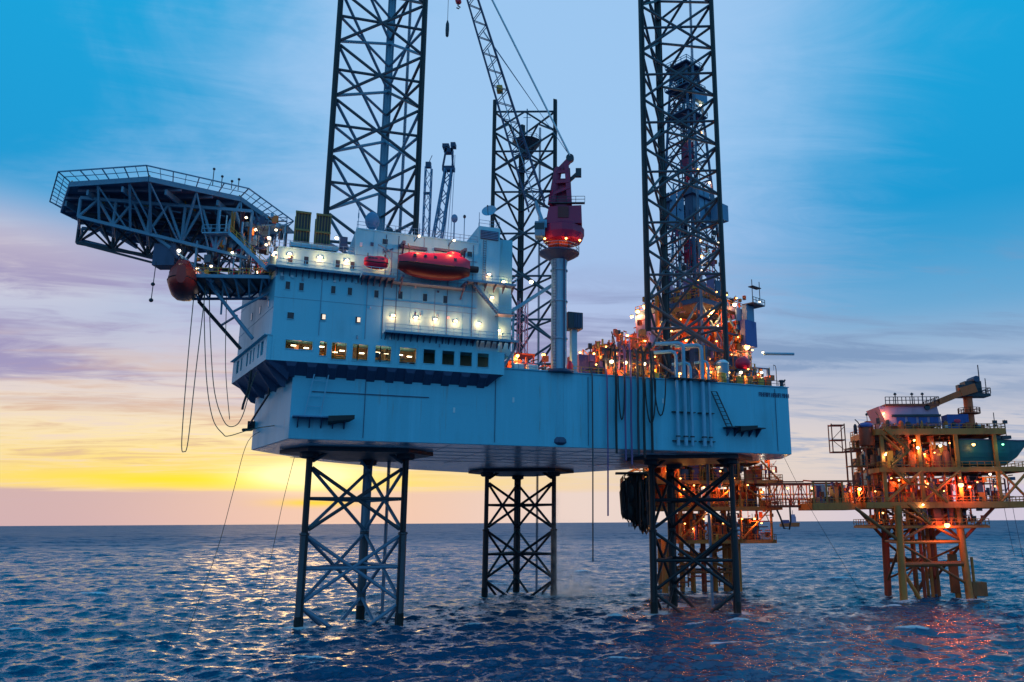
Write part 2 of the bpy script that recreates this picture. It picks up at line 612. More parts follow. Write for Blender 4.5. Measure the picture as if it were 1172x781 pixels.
# ------------------------------------------------------------------ sea
def build_sea():
    m = bpy.data.materials.new('sea_water'); m.use_nodes = True
    k = NT(m.node_tree); nt = m.node_tree
    b = nt.nodes['Principled BSDF']
    b.inputs['Base Color'].default_value = (.006, .07, .135, 1)
    b.inputs['IOR'].default_value = 1.40
    ge = k.n('ShaderNodeNewGeometry')
    mp = k.n('ShaderNodeMapping'); mp.inputs['Scale'].default_value = (.7, 1.2, 1)
    mp.inputs['Rotation'].default_value = (0, 0, R(14))
    nt.links.new(ge.outputs['Position'], mp.inputs[0])
    # small ripples as direct slopes, so that far water keeps its roughness; stronger where the modelled waves fade out
    def ripple(scale, det):
        x = k.n('ShaderNodeTexNoise'); nt.links.new(mp.outputs[0], x.inputs['Vector'])
        x.inputs['Scale'].default_value = scale; x.inputs['Detail'].default_value = det; x.inputs['Roughness'].default_value = .6
        q = k.n('ShaderNodeVectorMath', operation='SUBTRACT'); nt.links.new(x.outputs['Color'], q.inputs[0]); q.inputs[1].default_value = (.5, .5, .5)
        return q.outputs[0]
    ln = k.n('ShaderNodeVectorMath', operation='LENGTH'); nt.links.new(ge.outputs['Position'], ln.inputs[0])
    far = k.mr(ln.outputs['Value'], 160, 1100)
    def scl(v, f):
        q = k.n('ShaderNodeVectorMath', operation='SCALE'); nt.links.new(v, q.inputs[0]); k.put(f, q.inputs['Scale']); return q.outputs[0]
    def addv(a_, b_):
        q = k.n('ShaderNodeVectorMath', operation='ADD'); nt.links.new(a_, q.inputs[0]); nt.links.new(b_, q.inputs[1]); return q.outputs[0]
    sl_ = addv(addv(scl(ripple(1.1, 4), k.m('ADD', 1.2, k.m('MULTIPLY', far, -.35))), scl(ripple(4.2, 3), k.m('ADD', 1.1, k.m('MULTIPLY', far, -.3)))), scl(ripple(.16, 4), k.m('ADD', .12, k.m('MULTIPLY', far, 1.25))))
    sl_ = addv(sl_, scl(ripple(.045, 6), k.m('ADD', .1, k.m('MULTIPLY', far, 2.3))))
    sl_ = addv(sl_, scl(ripple(.02, 7), k.m('MULTIPLY', far, 1.6)))
    fl_ = k.n('ShaderNodeVectorMath', operation='MULTIPLY'); nt.links.new(sl_, fl_.inputs[0]); fl_.inputs[1].default_value = (1, 1, 0)
    nn = k.n('ShaderNodeVectorMath', operation='NORMALIZE'); nt.links.new(addv(ge.outputs['Normal'], fl_.outputs[0]), nn.inputs[0])
    nt.links.new(nn.outputs[0], b.inputs['Normal'])
    nt.links.new(k.m('ADD', .10, k.m('MULTIPLY', far, .36)), b.inputs['Roughness'])
    # foam: broken water where the sea mesh says so
    at = k.n('ShaderNodeAttribute', attribute_name='foam')
    fn_ = k.noise(ge.outputs['Position'], 1.1, 8, .78, 1.0)
    fo = k.mr(k.m('ADD', k.m('MULTIPLY', at.outputs['Fac'], .55), k.m('SUBTRACT', fn_, .5)), .22, .42)
    fb = k.n('ShaderNodeBsdfDiffuse'); fb.inputs[0].default_value = (.84, .82, .82, 1)
    mx = k.n('ShaderNodeMixShader'); nt.links.new(k.m('MULTIPLY', fo, .7), mx.inputs[0])
    nt.links.new(b.outputs[0], mx.inputs[1]); nt.links.new(fb.outputs[0], mx.inputs[2])
    nt.links.new(mx.outputs[0], nt.nodes['Material Output'].inputs['Surface'])
    MATS['sea_water'] = m
    az = np.radians(np.arange(-50, 42.01, .085))
    rr = [58.0]
    while rr[-1] < 1620:
        rr.append(rr[-1] * 1.0036)
    rr = np.array(rr)
    Rr, Az = np.meshgrid(rr, az, indexing='ij')
    x0 = (Rr * np.sin(Az)).ravel(); y0 = (Rr * np.cos(Az)).ravel()
    rad = Rr.ravel()
    sp = np.maximum(rad * .0036, rad * .0015)
    fade = np.clip((1590 - rad) / 500, 0, 1) * np.clip((rad - 58) / 6, 0, 1)
    x, y, z = x0.copy(), y0.copy(), np.zeros_like(x0)
    N = 64
    lam = np.exp(np.linspace(np.log(.9), np.log(30), N))
    for i in range(N):
        L = lam[i] * rng.uniform(.93, 1.07)
        th = R(-72) + rng.normal(0, .5)
        kk = 2 * np.pi / L
        slope = .066 * (1 if L < 4 else (4 / L) ** .8)
        A = slope / kk * np.clip((L / sp - 2.2) / 1.6, 0, 1) * (1 + np.clip((rad - 250) / 600, 0, 1) * .6) * fade
        ph = kk * (math.cos(th) * x0 + math.sin(th) * y0) + rng.uniform(0, 6.28)
        z += A * np.cos(ph)
        q = .85 * A * np.sin(ph)
        x -= q * math.cos(th); y -= q * math.sin(th)
    nr, na = len(rr), len(az)
    idx = np.arange(nr * na).reshape(nr, na)
    q = np.stack([idx[:-1, :-1], idx[:-1, 1:], idx[1:, 1:], idx[1:, :-1]], -1).reshape(-1, 4)[:, ::-1]
    me = bpy.data.meshes.new('sea')
    me.vertices.add(nr * na); me.loops.add(q.size); me.polygons.add(len(q))
    me.vertices.foreach_set('co', np.stack([x, y, z], -1).ravel())
    me.loops.foreach_set('vertex_index', q.ravel().astype(np.int32))
    me.polygons.foreach_set('loop_start', np.arange(0, q.size, 4, dtype=np.int32))
    me.polygons.foreach_set('use_smooth', np.ones(len(q), bool))
    # foam: steep crests, and the wash round every leg
    sg = max(z[(rad > 70) & (rad < 300)].std(), 1e-3)
    foam = np.clip((z / sg - 2.0) / 1.2, 0, 1) * np.clip((420 - rad) / 150, 0, 1)
    for fx, fy, fr_ in ((-45.3, 133.4, 2.6), (-30.7, 138.1, 2.6), (-40.4, 150.8, 2.4), (-23.4, 190, 2.6), (-8, 190, 4.5), (-17.5, 203.4, 2.4), (11.7, 154.3, 3.0), (26.6, 153.8, 3.0), (16.6, 168.2, 3), (23.5, 189, 3), (30, 192, 3),
                        (63.4, 172.4, 2.6), (65.6, 187.6, 2.4), (78.8, 176.2, 2.8), (76.4, 188.2, 2.4), (17.5, 196, 2.6), (34.5, 196, 2.6), (18.5, 117.5, 2.4)):
        foam = np.maximum(foam, .95 * np.exp(-((x - fx) ** 2 / 1.6 + (y - fy) ** 2) / fr_ ** 2))
    me.materials.append(m)
    me.update()
    fa = me.attributes.new('foam', 'FLOAT', 'POINT'); fa.data.foreach_set('value', foam.astype(np.float32))
    o = bpy.data.objects.new('sea', me); COL.objects.link(o); o['kind'] = 'structure'
    # the calm rest of the sea out to the horizon, with a hole where the waves are modelled
    mb = MB()
    a0, a1 = az[0], az[-1]
    ring = []
    for t in np.linspace(a0, a1, 60):
        ring.append((1615 * math.sin(t), 1615 * math.cos(t), 0, t))
    far = 60000
    for i in range(59):
        p, q2 = ring[i], ring[i + 1]
        mb.add([(p[0], p[1], 0), (q2[0], q2[1], 0), (far * math.sin(q2[3]), far * math.cos(q2[3]), 0), (far * math.sin(p[3]), far * math.cos(p[3]), 0)], [(3, 2, 1, 0)])
    n = 90
    ts = np.linspace(a1, a0 + 2 * math.pi, n)
    for i in range(n - 1):
        t, t2 = ts[i], ts[i + 1]
        mb.add([(0, 0, 0), (far * math.sin(t), far * math.cos(t), 0), (far * math.sin(t2), far * math.cos(t2), 0)], [(2, 1, 0)])
    mb.add([(0, 0, 0)] + [(58.5 * math.sin(t), 58.5 * math.cos(t), 0) for t in np.linspace(a0, a1, 40)], [(i + 1, i, 0) for i in range(1, 40)])
    o2 = bpy.data.objects.new('sea', mesh('sea_far', mb, 'sea_water')); COL.objects.link(o2); o2['kind'] = 'structure'


build_sea()
# ------------------------------------------------------------------ legs
def leg(name, label, ch, ztop, mids, group='lattice legs of the jack-up rig', ladder=None, pale='leg_chord'):
    """three-chord lattice leg: X braces between the chords with a horizontal through every crossing"""
    cx = sum(c[0] for c in ch) / 3; cy = sum(c[1] for c in ch) / 3
    t = thing(WF, name, label, 'jack-up leg', (cx, cy, 0), group)
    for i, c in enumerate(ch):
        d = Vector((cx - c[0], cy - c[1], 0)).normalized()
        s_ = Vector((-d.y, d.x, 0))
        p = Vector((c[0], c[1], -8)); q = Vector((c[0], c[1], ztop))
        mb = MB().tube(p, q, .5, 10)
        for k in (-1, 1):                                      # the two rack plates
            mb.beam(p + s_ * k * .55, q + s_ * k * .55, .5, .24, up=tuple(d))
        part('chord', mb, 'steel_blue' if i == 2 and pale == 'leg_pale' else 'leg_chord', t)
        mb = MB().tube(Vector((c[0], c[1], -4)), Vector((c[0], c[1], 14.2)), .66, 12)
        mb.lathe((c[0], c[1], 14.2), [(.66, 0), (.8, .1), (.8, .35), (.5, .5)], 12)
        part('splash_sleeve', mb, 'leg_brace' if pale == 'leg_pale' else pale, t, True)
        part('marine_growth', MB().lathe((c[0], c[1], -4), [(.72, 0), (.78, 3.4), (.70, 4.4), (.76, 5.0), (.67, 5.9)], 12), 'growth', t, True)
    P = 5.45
    for a, b in ((0, 1), (1, 2), (2, 0)):
        A, B = Vector((*ch[a], 0)), Vector((*ch[b], 0))
        e = (B - A).normalized() * .5
        A, B = A + e, B - e
        for zm in mids:
            if zm - P > ztop:
                continue
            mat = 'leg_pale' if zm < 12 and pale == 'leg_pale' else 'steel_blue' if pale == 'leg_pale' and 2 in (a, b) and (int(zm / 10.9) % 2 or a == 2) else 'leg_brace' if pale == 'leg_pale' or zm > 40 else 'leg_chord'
            up = lambda v, zz: v + Vector((0, 0, zz))
            M = (A + B) / 2
            rod('horizontal_brace', up(A, zm), up(B, zm), .27, mat, t)
            if zm + P < ztop + 2:
                for u_, w_ in ((A, B), (B, A)):
                    rod('diagonal_brace', up(u_, zm - P + .5), up(w_, zm + P - .5), .29, mat, t)
            else:
                for u_ in (A, B):
                    rod('diagonal_brace', up(u_, zm - P + .5), up(M, zm), .25, mat, t)
    if ladder:
        mb = MB()
        lx, ly = ladder
        for k in (-.25, .25):
            mb.beam((lx + k, ly, -2), (lx + k, ly, ztop - 2), .09)
        mb.beam((lx, ly, -3), (lx, ly, ztop - 2), .3)
        part('riser_pipe', mb, 'leg_pale', t)
    return t


MIDS = [-1.8 + 10.9 * k for k in range(0, 15)]
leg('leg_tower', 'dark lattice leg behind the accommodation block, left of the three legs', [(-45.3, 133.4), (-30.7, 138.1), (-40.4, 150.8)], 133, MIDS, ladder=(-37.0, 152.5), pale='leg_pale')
leg('leg_tower', 'short lattice leg between the dish and the crane pedestal, its top in view', [(-23.4, 190), (-8.0, 190), (-17.5, 203.4)], 121.3, MIDS[:12], ladder=(-12.5, 201))
leg('leg_tower', 'black lattice leg in front of the derrick, right of the three legs', [(11.7, 154.3), (26.6, 153.8), (16.6, 168.2)], 142, MIDS, ladder=(23.9, 166))
# lookout funnel and light mast at the top of the short leg
t = thing(WF, 'beacon_mast', 'dark funnel platform with a light mast on the short middle leg', 'beacon mast', (-16.4, 199, 105))
part('funnel', MB().lathe((-15.8, 198.6, 109), [(.4, 0), (3.6, 4.6), (3.8, 4.9), (.3, 5)], 12), 'steel_dark', t)
part('mast', MB().tube((-15.8, 198.6, 114), (-15.8, 198.6, 123.5), .16).tube((-16.8, 198.6, 121), (-14.8, 198.6, 121), .08), 'steel_blue', t)
railing([(-15.8 + 3.8 * math.cos(a), 198.6 + 3.8 * math.sin(a), 113.9) for a in [i * math.pi / 4 for i in range(8)]], t, closed=True)

# ------------------------------------------------------------------ hull
HB, HT = 28.0, 40.3
hull = thing(HF, 'rig_hull', 'huge pale blue hull box of the jack-up rig standing clear of the sea', 'rig hull', (43, 30, HB))
OUT = [(0, 0), (87, 0), (92, 10), (68, 69), (47.8, 73.3), (28, 63), (8, 44), (-4.7, 21.3)]
part('shell', MB().prism(OUT, HB, HT), 'hull_paint', hull)
part('bottom_plating', MB().prism([(x * .996 + .17, y * .99 + .3) for x, y in OUT], HB - .06, HB - .004), 'bottom_paint', hull)
# bottom plating seams
mb = MB()
for i in range(1, 11):
    mb.box(8 * i - .06, 1.2, HB - .12, 8 * i + .06, 42 if i < 10 else 20, HB - .05)
for j in range(1, 6):
    mb.box(2, 7 * j - .06, HB - .13, 76, 7 * j + .06, HB - .055)
part('weld_seam', mb, 'bottom_paint', hull, stuff=False)
# side plating: each strake a plate a few millimetres proud
for i, (a, b) in enumerate([(0.05, 9.7), (9.72, 20.4), (20.42, 30.4), (30.42, 39.6), (43.3, 52.6), (52.62, 61.6), (61.62, 70.6), (70.62, 79.4), (79.42, 86.95)]):
    part('side_plate', MB().box(a, -.014 - .006 * (i % 2), HB + .03, b, .0, 34.1 + .02 * i).box(a, -.010 - .006 * ((i + 1) % 2), 34.13 + .02 * i, b, 0, HT - .03), 'hull_paint', hull)
part('rubbing_strake', MB().box(2.8, -.16, 34.9, 20, -.02, 35.02), 'steel_navy', hull)
part('deck_edge', MB().box(29, -.25, HT, 87.1, .2, HT + .14), 'hull_paint', hull)
railing([(34.5, .25, HT + .14), (39, .25, HT + .14)], hull, 'steel_blue')
railing([(44, .25, HT + .14), (61, .25, HT + .14)], hull, 'yellow')
railing([(70, .25, HT + .14), (86.6, .25, HT + .14), (91.3, 10, HT + .14)], hull, 'steel_dark')
LEGS = [[(4.1, 15.7), (19.4, 14.4), (15.4, 29.9)], [(46.1, 59.6), (60.3, 53.7), (56.7, 69.6)], [(64.8, 13.1), (78.3, 6.9), (74.7, 22)]]
for ch in LEGS:
    cx, cy = sum(c[0] for c in ch) / 3, sum(c[1] for c in ch) / 3
    poly = []
    for c in ch:
        d = Vector((c[0] - cx, c[1] - cy)); a0 = math.atan2(d.y, d.x)
        for k in (-.34, .34):
            poly.append((cx + math.cos(a0 + k) * (d.length + 3.6), cy + math.sin(a0 + k) * (d.length + 3.6)))
    mb = MB().prism(poly, HB - .75, HB - .13)  # dark plate paints in the shade of the open leg well round the guides
    for c in ch:
        mb.lathe((c[0], c[1], HB - 1.6), [(1.1, 0), (1.5, .2), (1.5, 1.0)], 10)
    part('leg_guide_well_shade', mb, 'steel_dark', hull)
# anchor bolster shelves with their ladders on the near side
for s0, s1, zz in ((.3, 8.4, 31.0), (72.5, 80.3, 32.2)):
    part('fairlead_shelf', MB().box(s0, -2.0, zz, s1, -.02, zz + .18), 'mid_blue' if s0 < 9 else 'steel_dark', hull)
    mb = MB()
    for k in range(5):
        q = s0 + .8 + k * (s1 - s0 - 1.6) / 4
        mb.add([(q - .08, -.02, zz), (q - .08, -1.9, zz), (q - .08, -.02, zz - 1.4), (q + .08, -.02, zz), (q + .08, -1.9, zz), (q + .08, -.02, zz - 1.4)], [(0, 1, 2), (5, 4, 3), (0, 3, 4, 1), (1, 4, 5, 2), (2, 5, 3, 0)])
    part('shelf_bracket', mb, 'steel_navy', hull)
    c = s0 + (6.6 if s0 < 9 else 4.0)
    part('fairlead', MB().add([(c - 1.8, -2.6, zz + .2), (c + 1.9, -2.3, zz + .5), (c + 1.9, -2.3, zz - .1), (c - 1.8, -2.6, zz - .6), (c - 1.6, -.3, zz + .5), (c + 1.4, -.3, zz + .6), (c + 1.4, -.3, zz - .3), (c - 1.6, -.3, zz - .9)],
                                    [(0, 3, 2, 1), (4, 5, 6, 7), (0, 1, 5, 4), (1, 2, 6, 5), (2, 3, 7, 6), (3, 0, 4, 7)]), 'rubber', hull)
for x0, x1, z0, z1, n in ((3.0, 4.0, 31.2, 38.0, 9), (73.6, 70.6, 32.3, 38.6, 9)):
    mb = MB()
    for k in (-1.1 if x0 < 9 else -.6, 1.1 if x0 < 9 else .6):
        mb.beam((x0 + k, -.7, z0), (x1 + k * .9, -.7, z1), .17)
    for i in range(n + 1):
        q = i / n
        xx, zz = x0 + (x1 - x0) * q, z0 + (z1 - z0) * q
        w = 1.1 if x0 < 9 else .6
        if x0 > 9 or i in (2, 4, 7):
            mb.beam((xx - w, -.7, zz), (xx + w, -.7, zz), .1)
    part('boarding_ladder', mb, 'pipe_blue' if x0 < 9 else 'steel_dark', hull)
# ballast of small fittings: draught marks, padeyes, drain spouts
for s_, zz in ((33.6, 35.3), (60.7, 36.5), (24, 33.2)):
    part('sign_plate', MB().box(s_ - .16, -.06, zz - .4, s_ + .16, -.022, zz + .4), 'white', hull)
for s_ in (10.4, 30.6, 46.6, 84):
    part('drain_pipe', MB().tube((s_, -.12, HB + .4), (s_, -.12, HT - .4), .05, 6), 'steel_navy', hull)
# the worn name along the top of the aft corner: dark letter strokes too blurred to read
mb = MB()
x = 80.5
for w, g in ((.5, .12), (.44, .12), (.5, .12), (.2, .12), (.5, .4), (.46, .12), (.5, .12), (.46, .12), (.5, .4), (.5, .12), (.46, .12), (.48, .1)):
    mb.box(x, -.09, 38.35, x + .13, -.03, 39.15)
    mb.box(x + w - .13, -.09, 38.35, x + w, -.03, 39.15)
    mb.box(x + .13, -.085, 38.7, x + w - .13, -.03, 38.84)
    if w > .48:
        mb.box(x + .13, -.085, 39.0, x + w - .13, -.03, 39.14)
    x += w + g * .6
part('name_lettering', mb, 'steel_navy', hull)
# left bow face: mooring hook
part('mooring_hook', MB().box(-5.6, 20.2, 31.4, -4.2, 21.4, 32.6).tube((-4.9, 20, 31.2), (-6.2, 18.2, 30.9), .25), 'rubber', hull)
part('bow_pipe', MB().path([(-3.0, 6, 38.5), (-2.9, 8.2, 35.5), (-4.4, 14, 33.2), (-5.3, 20, 32)], .17, 6), 'steel_dark', hull)

# overboard pipes: five bends over the deck edge down the hull side
t = thing(HF, 'overboard_pipes', 'five pale blue pipes bending over the hull edge in front of the right leg', 'pipe rack', (66, -.8, HT))
for s_, ztop, run, rr in ((63.1, 45.3, 3.2, .3), (64.6, 46.9, 4.4, .34), (65.9, 43.4, 2.4, .28), (68.3, 46.8, 4.2, .36), (69.6, 44.0, 1.5, .25)):
    part('pipe', MB().path([(s_, -.75, HB + .8), (s_, -.75, ztop - .8), (s_ - .25, -.72, ztop - .2), (s_ - .8, -.6, ztop), (s_ - run, 1.4, ztop)], rr, 8), 'pipe_blue', t, True)
    part('flange', MB().lathe((s_, -.75, 40.2), [(rr + .02, 0), (rr + .18, .02), (rr + .18, .22), (rr + .02, .24)], 10).lathe((s_, -.75, 30.3), [(rr + .02, 0), (rr + .14, .02), (rr + .14, .2), (rr + .02, .22)], 10), 'steel_dark', t)
for z_ in (34.6, 29.6):
    part('pipe_bracket', MB().box(62.3, -.62, z_, 66.8, -.02, z_ + .16).box(67.5, -.62, z_ + .02, 70.6, -.02, z_ + .18), 'steel_dark', t)
part('pipe_platform', MB().box(61.4, -1.3, HT + .16, 71.4, -.3, HT + .3), 'steel_dark', t)

# hoses draped down the hull side
def hose(pts, r, mat, label, group=None, name='hose'):
    p0 = pts[0]
    single(HF, name, MB().path(pts, r, 6), mat, label, 'hose' if name == 'hose' else name.replace('_', ' '), p0, group, True)


hose([(46.6, 1.2, 41.2), (47.2, .1, 41.3), (47.2, -.5, 40), (47.2, -.55, 28), (47.1, -.5, 9.9)], .12, 'steel_dark', 'thin dark pipe hanging far below the hull, left of the hoses', None, 'hanging_pipe')
hose([(49.3, 1.5, 42), (49.8, 0, 41.6), (49.9, -.55, 40), (49.9, -.6, 28), (49.8, -.55, 17)], .14, 'purple', 'dark hanging pipe ending just above the horizon, beside the hose bundle', None, 'hanging_pipe')
for i, (s_, zt, zb, r, mat, lab) in enumerate((
        (51.5, 45.5, 27.2, .2, 'rubber', 'black hose hanging straight down the hull, leftmost of the bundle'),
        (53.2, 45.2, 26.0, .16, 'purple', 'purple hose hanging down the hull, left of the purple pair'),
        (54.3, 45.6, 25.4, .17, 'purple', 'purple hose hanging down the hull, right of the purple pair'),
        (55.6, 44.8, 27.0, .2, 'steel_dark', 'grey hose hanging down the hull beside the purple pair'),
        (56.7, 45.4, 26.6, .22, 'rubber', 'thick black hose hanging down the hull beyond the grey hose'),
        (58.2, 45.6, 27.4, .22, 'rubber', 'thick black hose hanging nearest the pale overboard pipes'))):
    hose([(s_ - .1, 1.8, zt - 3.5), (s_ - .05, 1.2, zt), (s_, .2, zt + .5), (s_, -.5, zt - .8), (s_ + .05, -.62, 38), (s_ - .05, -.6, 33), (s_, -.55, zb)], r, mat, lab, 'hoses hanging over the hull side')
for s0, s1, zb, lab in ((51.8, 53.0, 32.8, 'slim black hose in a loop left on the hull side'), (56.9, 58.9, 32.4, 'black hose in a wide loop on the hull side'), (58.6, 60.9, 33.8, 'black hose in a loop beside the pale overboard pipes')):
    pts = [(s0 + (s1 - s0) * (.5 - .5 * math.cos(math.pi * i / 12)), -.85, zb + (1 - math.sin(math.pi * i / 12)) * 7.6) for i in range(13)]
    hose([(s0 - .1, 1, 41.4)] + pts + [(s1 + .1, 1, 41.4)], .13, 'rubber', lab, 'hose loops on the hull side')
t = thing(HF, 'hose_gantry', 'dark steel gantry carrying the hoses above the hull edge', 'gantry', (55, 1.3, HT))
for s_ in (50.6, 54.9, 59.8):
    part('post', MB().beam((s_, 1.6, HT), (s_, 1.6, 45.4), .35), 'steel_dark', t)
for z_ in (43.4, 45.2):
    part('rail', MB().beam((50, 1.6, z_), (60.4, 1.6, z_), .4), 'steel_dark', t)
for s_ in (51.2, 53.8, 57.4):
    flood((s_, .4, 42.9), t, (1, .5, .18), 'lamp_warm', 320, .34)

# ------------------------------------------------------------------ accommodation block
ab = thing(HF, 'accommodation_block', 'pale blue accommodation block with lit windows on the hull edge', 'accommodation block', (12, 4, HT))
L0 = [(-3.4, -2), (-8.1, 22)]
part('lower_storeys', MB().prism([(-3.4, -2), (7.5, -2), (7.5, 13.0), (1.6, 13.0), (1.6, 22), (-8.1, 22)], 42.5, 55.8), 'block_paint', ab)
part('tall_storeys', MB().prism([(7.503, -2.004), (26.8, -2.004), (26.8, 12), (7.503, 12)], 42.5, 60.1), 'block_paint', ab)
part('stair_tower', MB().prism([(26.803, -1.7), (30.4, -1.7), (30.4, 9), (26.803, 9)], 42.5, 63.4), 'block_paint', ab)
part('rear_wing', MB().prism([(30.403, 1), (33.2, .4), (33.2, 10), (30.403, 10)], 42.5, 62.4), 'block_paint', ab)
part('roof_coaming', MB().box(7.5, -2.08, 60.1, 26.8, -1.8, 60.32).box(-3.4, -2.08, 55.8, 7.45, -1.8, 55.98), 'block_paint', ab)
part('tower_louver', MB().box(27.1, -1.86, 61.2, 30.1, -1.72, 62.7), 'steel_navy', ab)
for i in range(5):
    part('slat', MB().box(27.15, -1.98, 61.32 + i * .27, 30.05, -1.86, 61.44 + i * .27), 'mid_blue', ab)
# band of tall windows under the block: room behind, piers between openings
BZ0, BZ1, WZ0, WZ1 = 38.9, 42.5, 39.6, 42.1
wins = [(-1.4, 2.3, 40.7, 42.0), (3.3, 4.3, 40.0, 42.1), (5.0, 7.1, WZ0, WZ1), (8.0, 10.2, WZ0, WZ1), (11.3, 13.6, WZ0, WZ1), (14.9, 17.4, WZ0, WZ1),
        (18.5, 20.3, 39.9, WZ1), (21.4, 23.3, 39.9, WZ1), (24.2, 26.1, 39.9, WZ1), (27.0, 28.8, 39.9, WZ1)]
x = -3.2
for i, (a, b, z0, z1) in enumerate(wins):
    part('pier', MB().box(x, -2.06, BZ0, a, -1.7, BZ1), 'block_paint', ab)
    part('spandrel', MB().box(a, -2.06, BZ0, b, -1.7, z0), 'block_paint', ab)
    part('spandrel', MB().box(a, -2.06, z1, b, -1.7, BZ1), 'block_paint', ab)
    fr = MB()
    fr.box(a - .1, -2.14, z0 - .1, b + .1, -2.062, z0).box(a - .1, -2.14, z1, b + .1, -2.062, z1 + .1).box(a - .1, -2.14, z0, a, -2.062, z1).box(b, -2.14, z0, b + .1, -2.062, z1)
    part('window_frame', fr, 'block_paint', ab)
    x = b
part('pier', MB().box(x, -2.06, BZ0, 31.4, -1.7, BZ1), 'block_paint', ab)
part('band_floor', MB().box(-3.1, -1.7, BZ0, 31.4, 3, 39.2), 'inside', ab)
part('band_back_wall', MB().box(-3.1, 2.6, 39.2, 31.4, 3, BZ1), 'inside', ab)
part('partition', MB().box(17.75, -1.7, 39.2, 18.05, 2.6, 42.5).box(4.5, -1.7, 39.2, 4.7, 2.6, 42.5).box(10.6, -1.7, 39.2, 10.8, 2.6, 42.5), 'inside', ab)
for i in range(46):                                            # machinery seen through the openings
    a = rng.uniform(-2.4, 17.2); z0 = 39.2 + rng.uniform(0, 1.6)
    w, h = rng.uniform(.15, .7), rng.uniform(.3, 1.3)
    y0 = rng.uniform(-1.2, 2.0)
    mb = MB()
    if i % 3:
        mb.box(a, y0, z0, a + w, y0 + .4, min(z0 + h, 42.3))
    else:
        mb.tube((a, y0, 39.2), (a, y0, 42.4), .09, 6).tube((a, y0, z0 + .6), (a + 1.5, y0, z0 + .6), .08, 6)
    part('machinery', mb, ('steel_dark', 'yellow', 'rubber', 'ochre', 'inside')[i % 5], ab)
for a in (-.2, 1.6, 3.8, 5.7, 6.7, 9.6, 12.0, 13.3, 15.4, 16.8):
    zz = 41.4 + rng.uniform(-.5, .4)
    lp = part('ceiling_light', MB().box(a - .35, .2, zz, a + .35, .5, zz + .12), 'lamp_warm', ab)
for a in (.6, 3.8, 6.2, 9.2, 12.4, 16.2):
    glow((a, .2, 41.5), WARM, 26, ab, .2)
# scalloped underside of the band: sloping plate and a knee under every pier, underside shade painted in navy
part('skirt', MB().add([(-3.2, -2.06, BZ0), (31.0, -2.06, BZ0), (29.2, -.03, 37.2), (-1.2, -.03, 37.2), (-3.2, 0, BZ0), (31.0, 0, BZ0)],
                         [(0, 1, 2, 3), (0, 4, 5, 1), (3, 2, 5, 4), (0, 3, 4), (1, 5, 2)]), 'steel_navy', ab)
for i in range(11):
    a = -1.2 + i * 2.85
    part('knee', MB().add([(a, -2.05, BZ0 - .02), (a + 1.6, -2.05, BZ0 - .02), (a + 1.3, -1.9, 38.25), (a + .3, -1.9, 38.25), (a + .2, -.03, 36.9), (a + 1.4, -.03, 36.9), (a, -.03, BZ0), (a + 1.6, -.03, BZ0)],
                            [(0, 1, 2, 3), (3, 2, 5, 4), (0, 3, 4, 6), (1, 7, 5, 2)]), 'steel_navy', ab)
# raised ribs and lamp line of the right end under balcony
part('end_brace', MB().beam((31.6, -1.9, 42.3), (30.2, -.2, 40.4), .3).beam((33.6, -1.4, 43.8), (31.6, -.6, 40.4), .35), 'steel_blue', ab)
# bow-side face: band with seven tall slits, sloping skirt with its underside shade painted navy
nl = Vector((-.9812, -.1929, 0)); dl = Vector((-.1922, .9814, 0))
def BL(d, z, out=0.0):
    p = Vector((-3.4, -2, 0)) + dl * d + nl * out
    return (p.x, p.y, z)
def lbox(mb, d0, d1, z0, z1, o0, o1):
    v = [BL(d0, z0, o0), BL(d1, z0, o0), BL(d1, z0, o1), BL(d0, z0, o1), BL(d0, z1, o0), BL(d1, z1, o0), BL(d1, z1, o1), BL(d0, z1, o1)]
    return mb.add(v, [(0, 1, 2, 3), (7, 6, 5, 4), (4, 5, 1, 0), (5, 6, 2, 1), (6, 7, 3, 2), (7, 4, 0, 3)])
slits = [(2.2, 3.9), (4.9, 5.9), (8.2, 9.0), (10.2, 11.2), (12.6, 13.7), (17, 18.1), (19.6, 21.4)]
d = 0
for a, b in slits:
    part('pier', lbox(MB(), d, a, BZ0, BZ1, -.4, .5), 'block_paint', ab)
    part('spandrel', lbox(MB(), a, b, BZ0, 40.0, -.4, .5), 'block_paint', ab)
    part('spandrel', lbox(MB(), a, b, 42.1, BZ1, -.4, .5), 'block_paint', ab)
    d = b
part('pier', lbox(MB(), d, 24.5, BZ0, BZ1, -.4, .5), 'block_paint', ab)
part('slit_backing', lbox(MB(), .2, 24.3, 39, 42.4, -1.6, -1.3), 'steel_dark', ab)
part('band_roof', lbox(MB(), -.1, 24.6, BZ1, BZ1 + .12, -.3, 1.0), 'block_paint', ab)
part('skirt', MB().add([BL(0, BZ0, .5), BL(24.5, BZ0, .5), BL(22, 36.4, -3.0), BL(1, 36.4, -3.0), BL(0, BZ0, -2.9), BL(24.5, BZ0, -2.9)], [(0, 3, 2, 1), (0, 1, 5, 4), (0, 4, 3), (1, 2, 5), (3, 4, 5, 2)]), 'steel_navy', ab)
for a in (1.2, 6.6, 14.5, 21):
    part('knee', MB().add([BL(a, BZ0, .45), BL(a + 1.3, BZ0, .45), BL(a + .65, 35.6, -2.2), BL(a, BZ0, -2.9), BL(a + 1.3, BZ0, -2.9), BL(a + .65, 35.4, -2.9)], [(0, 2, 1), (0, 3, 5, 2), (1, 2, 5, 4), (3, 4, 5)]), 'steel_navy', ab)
# storey line and stiffeners on the bow face
part('storey_line', lbox(lbox(MB(), 0, 24.4, 46.8, 46.9, 0, .05), 0, 24.4, 51.2, 51.3, 0, .05), 'block_paint', ab)


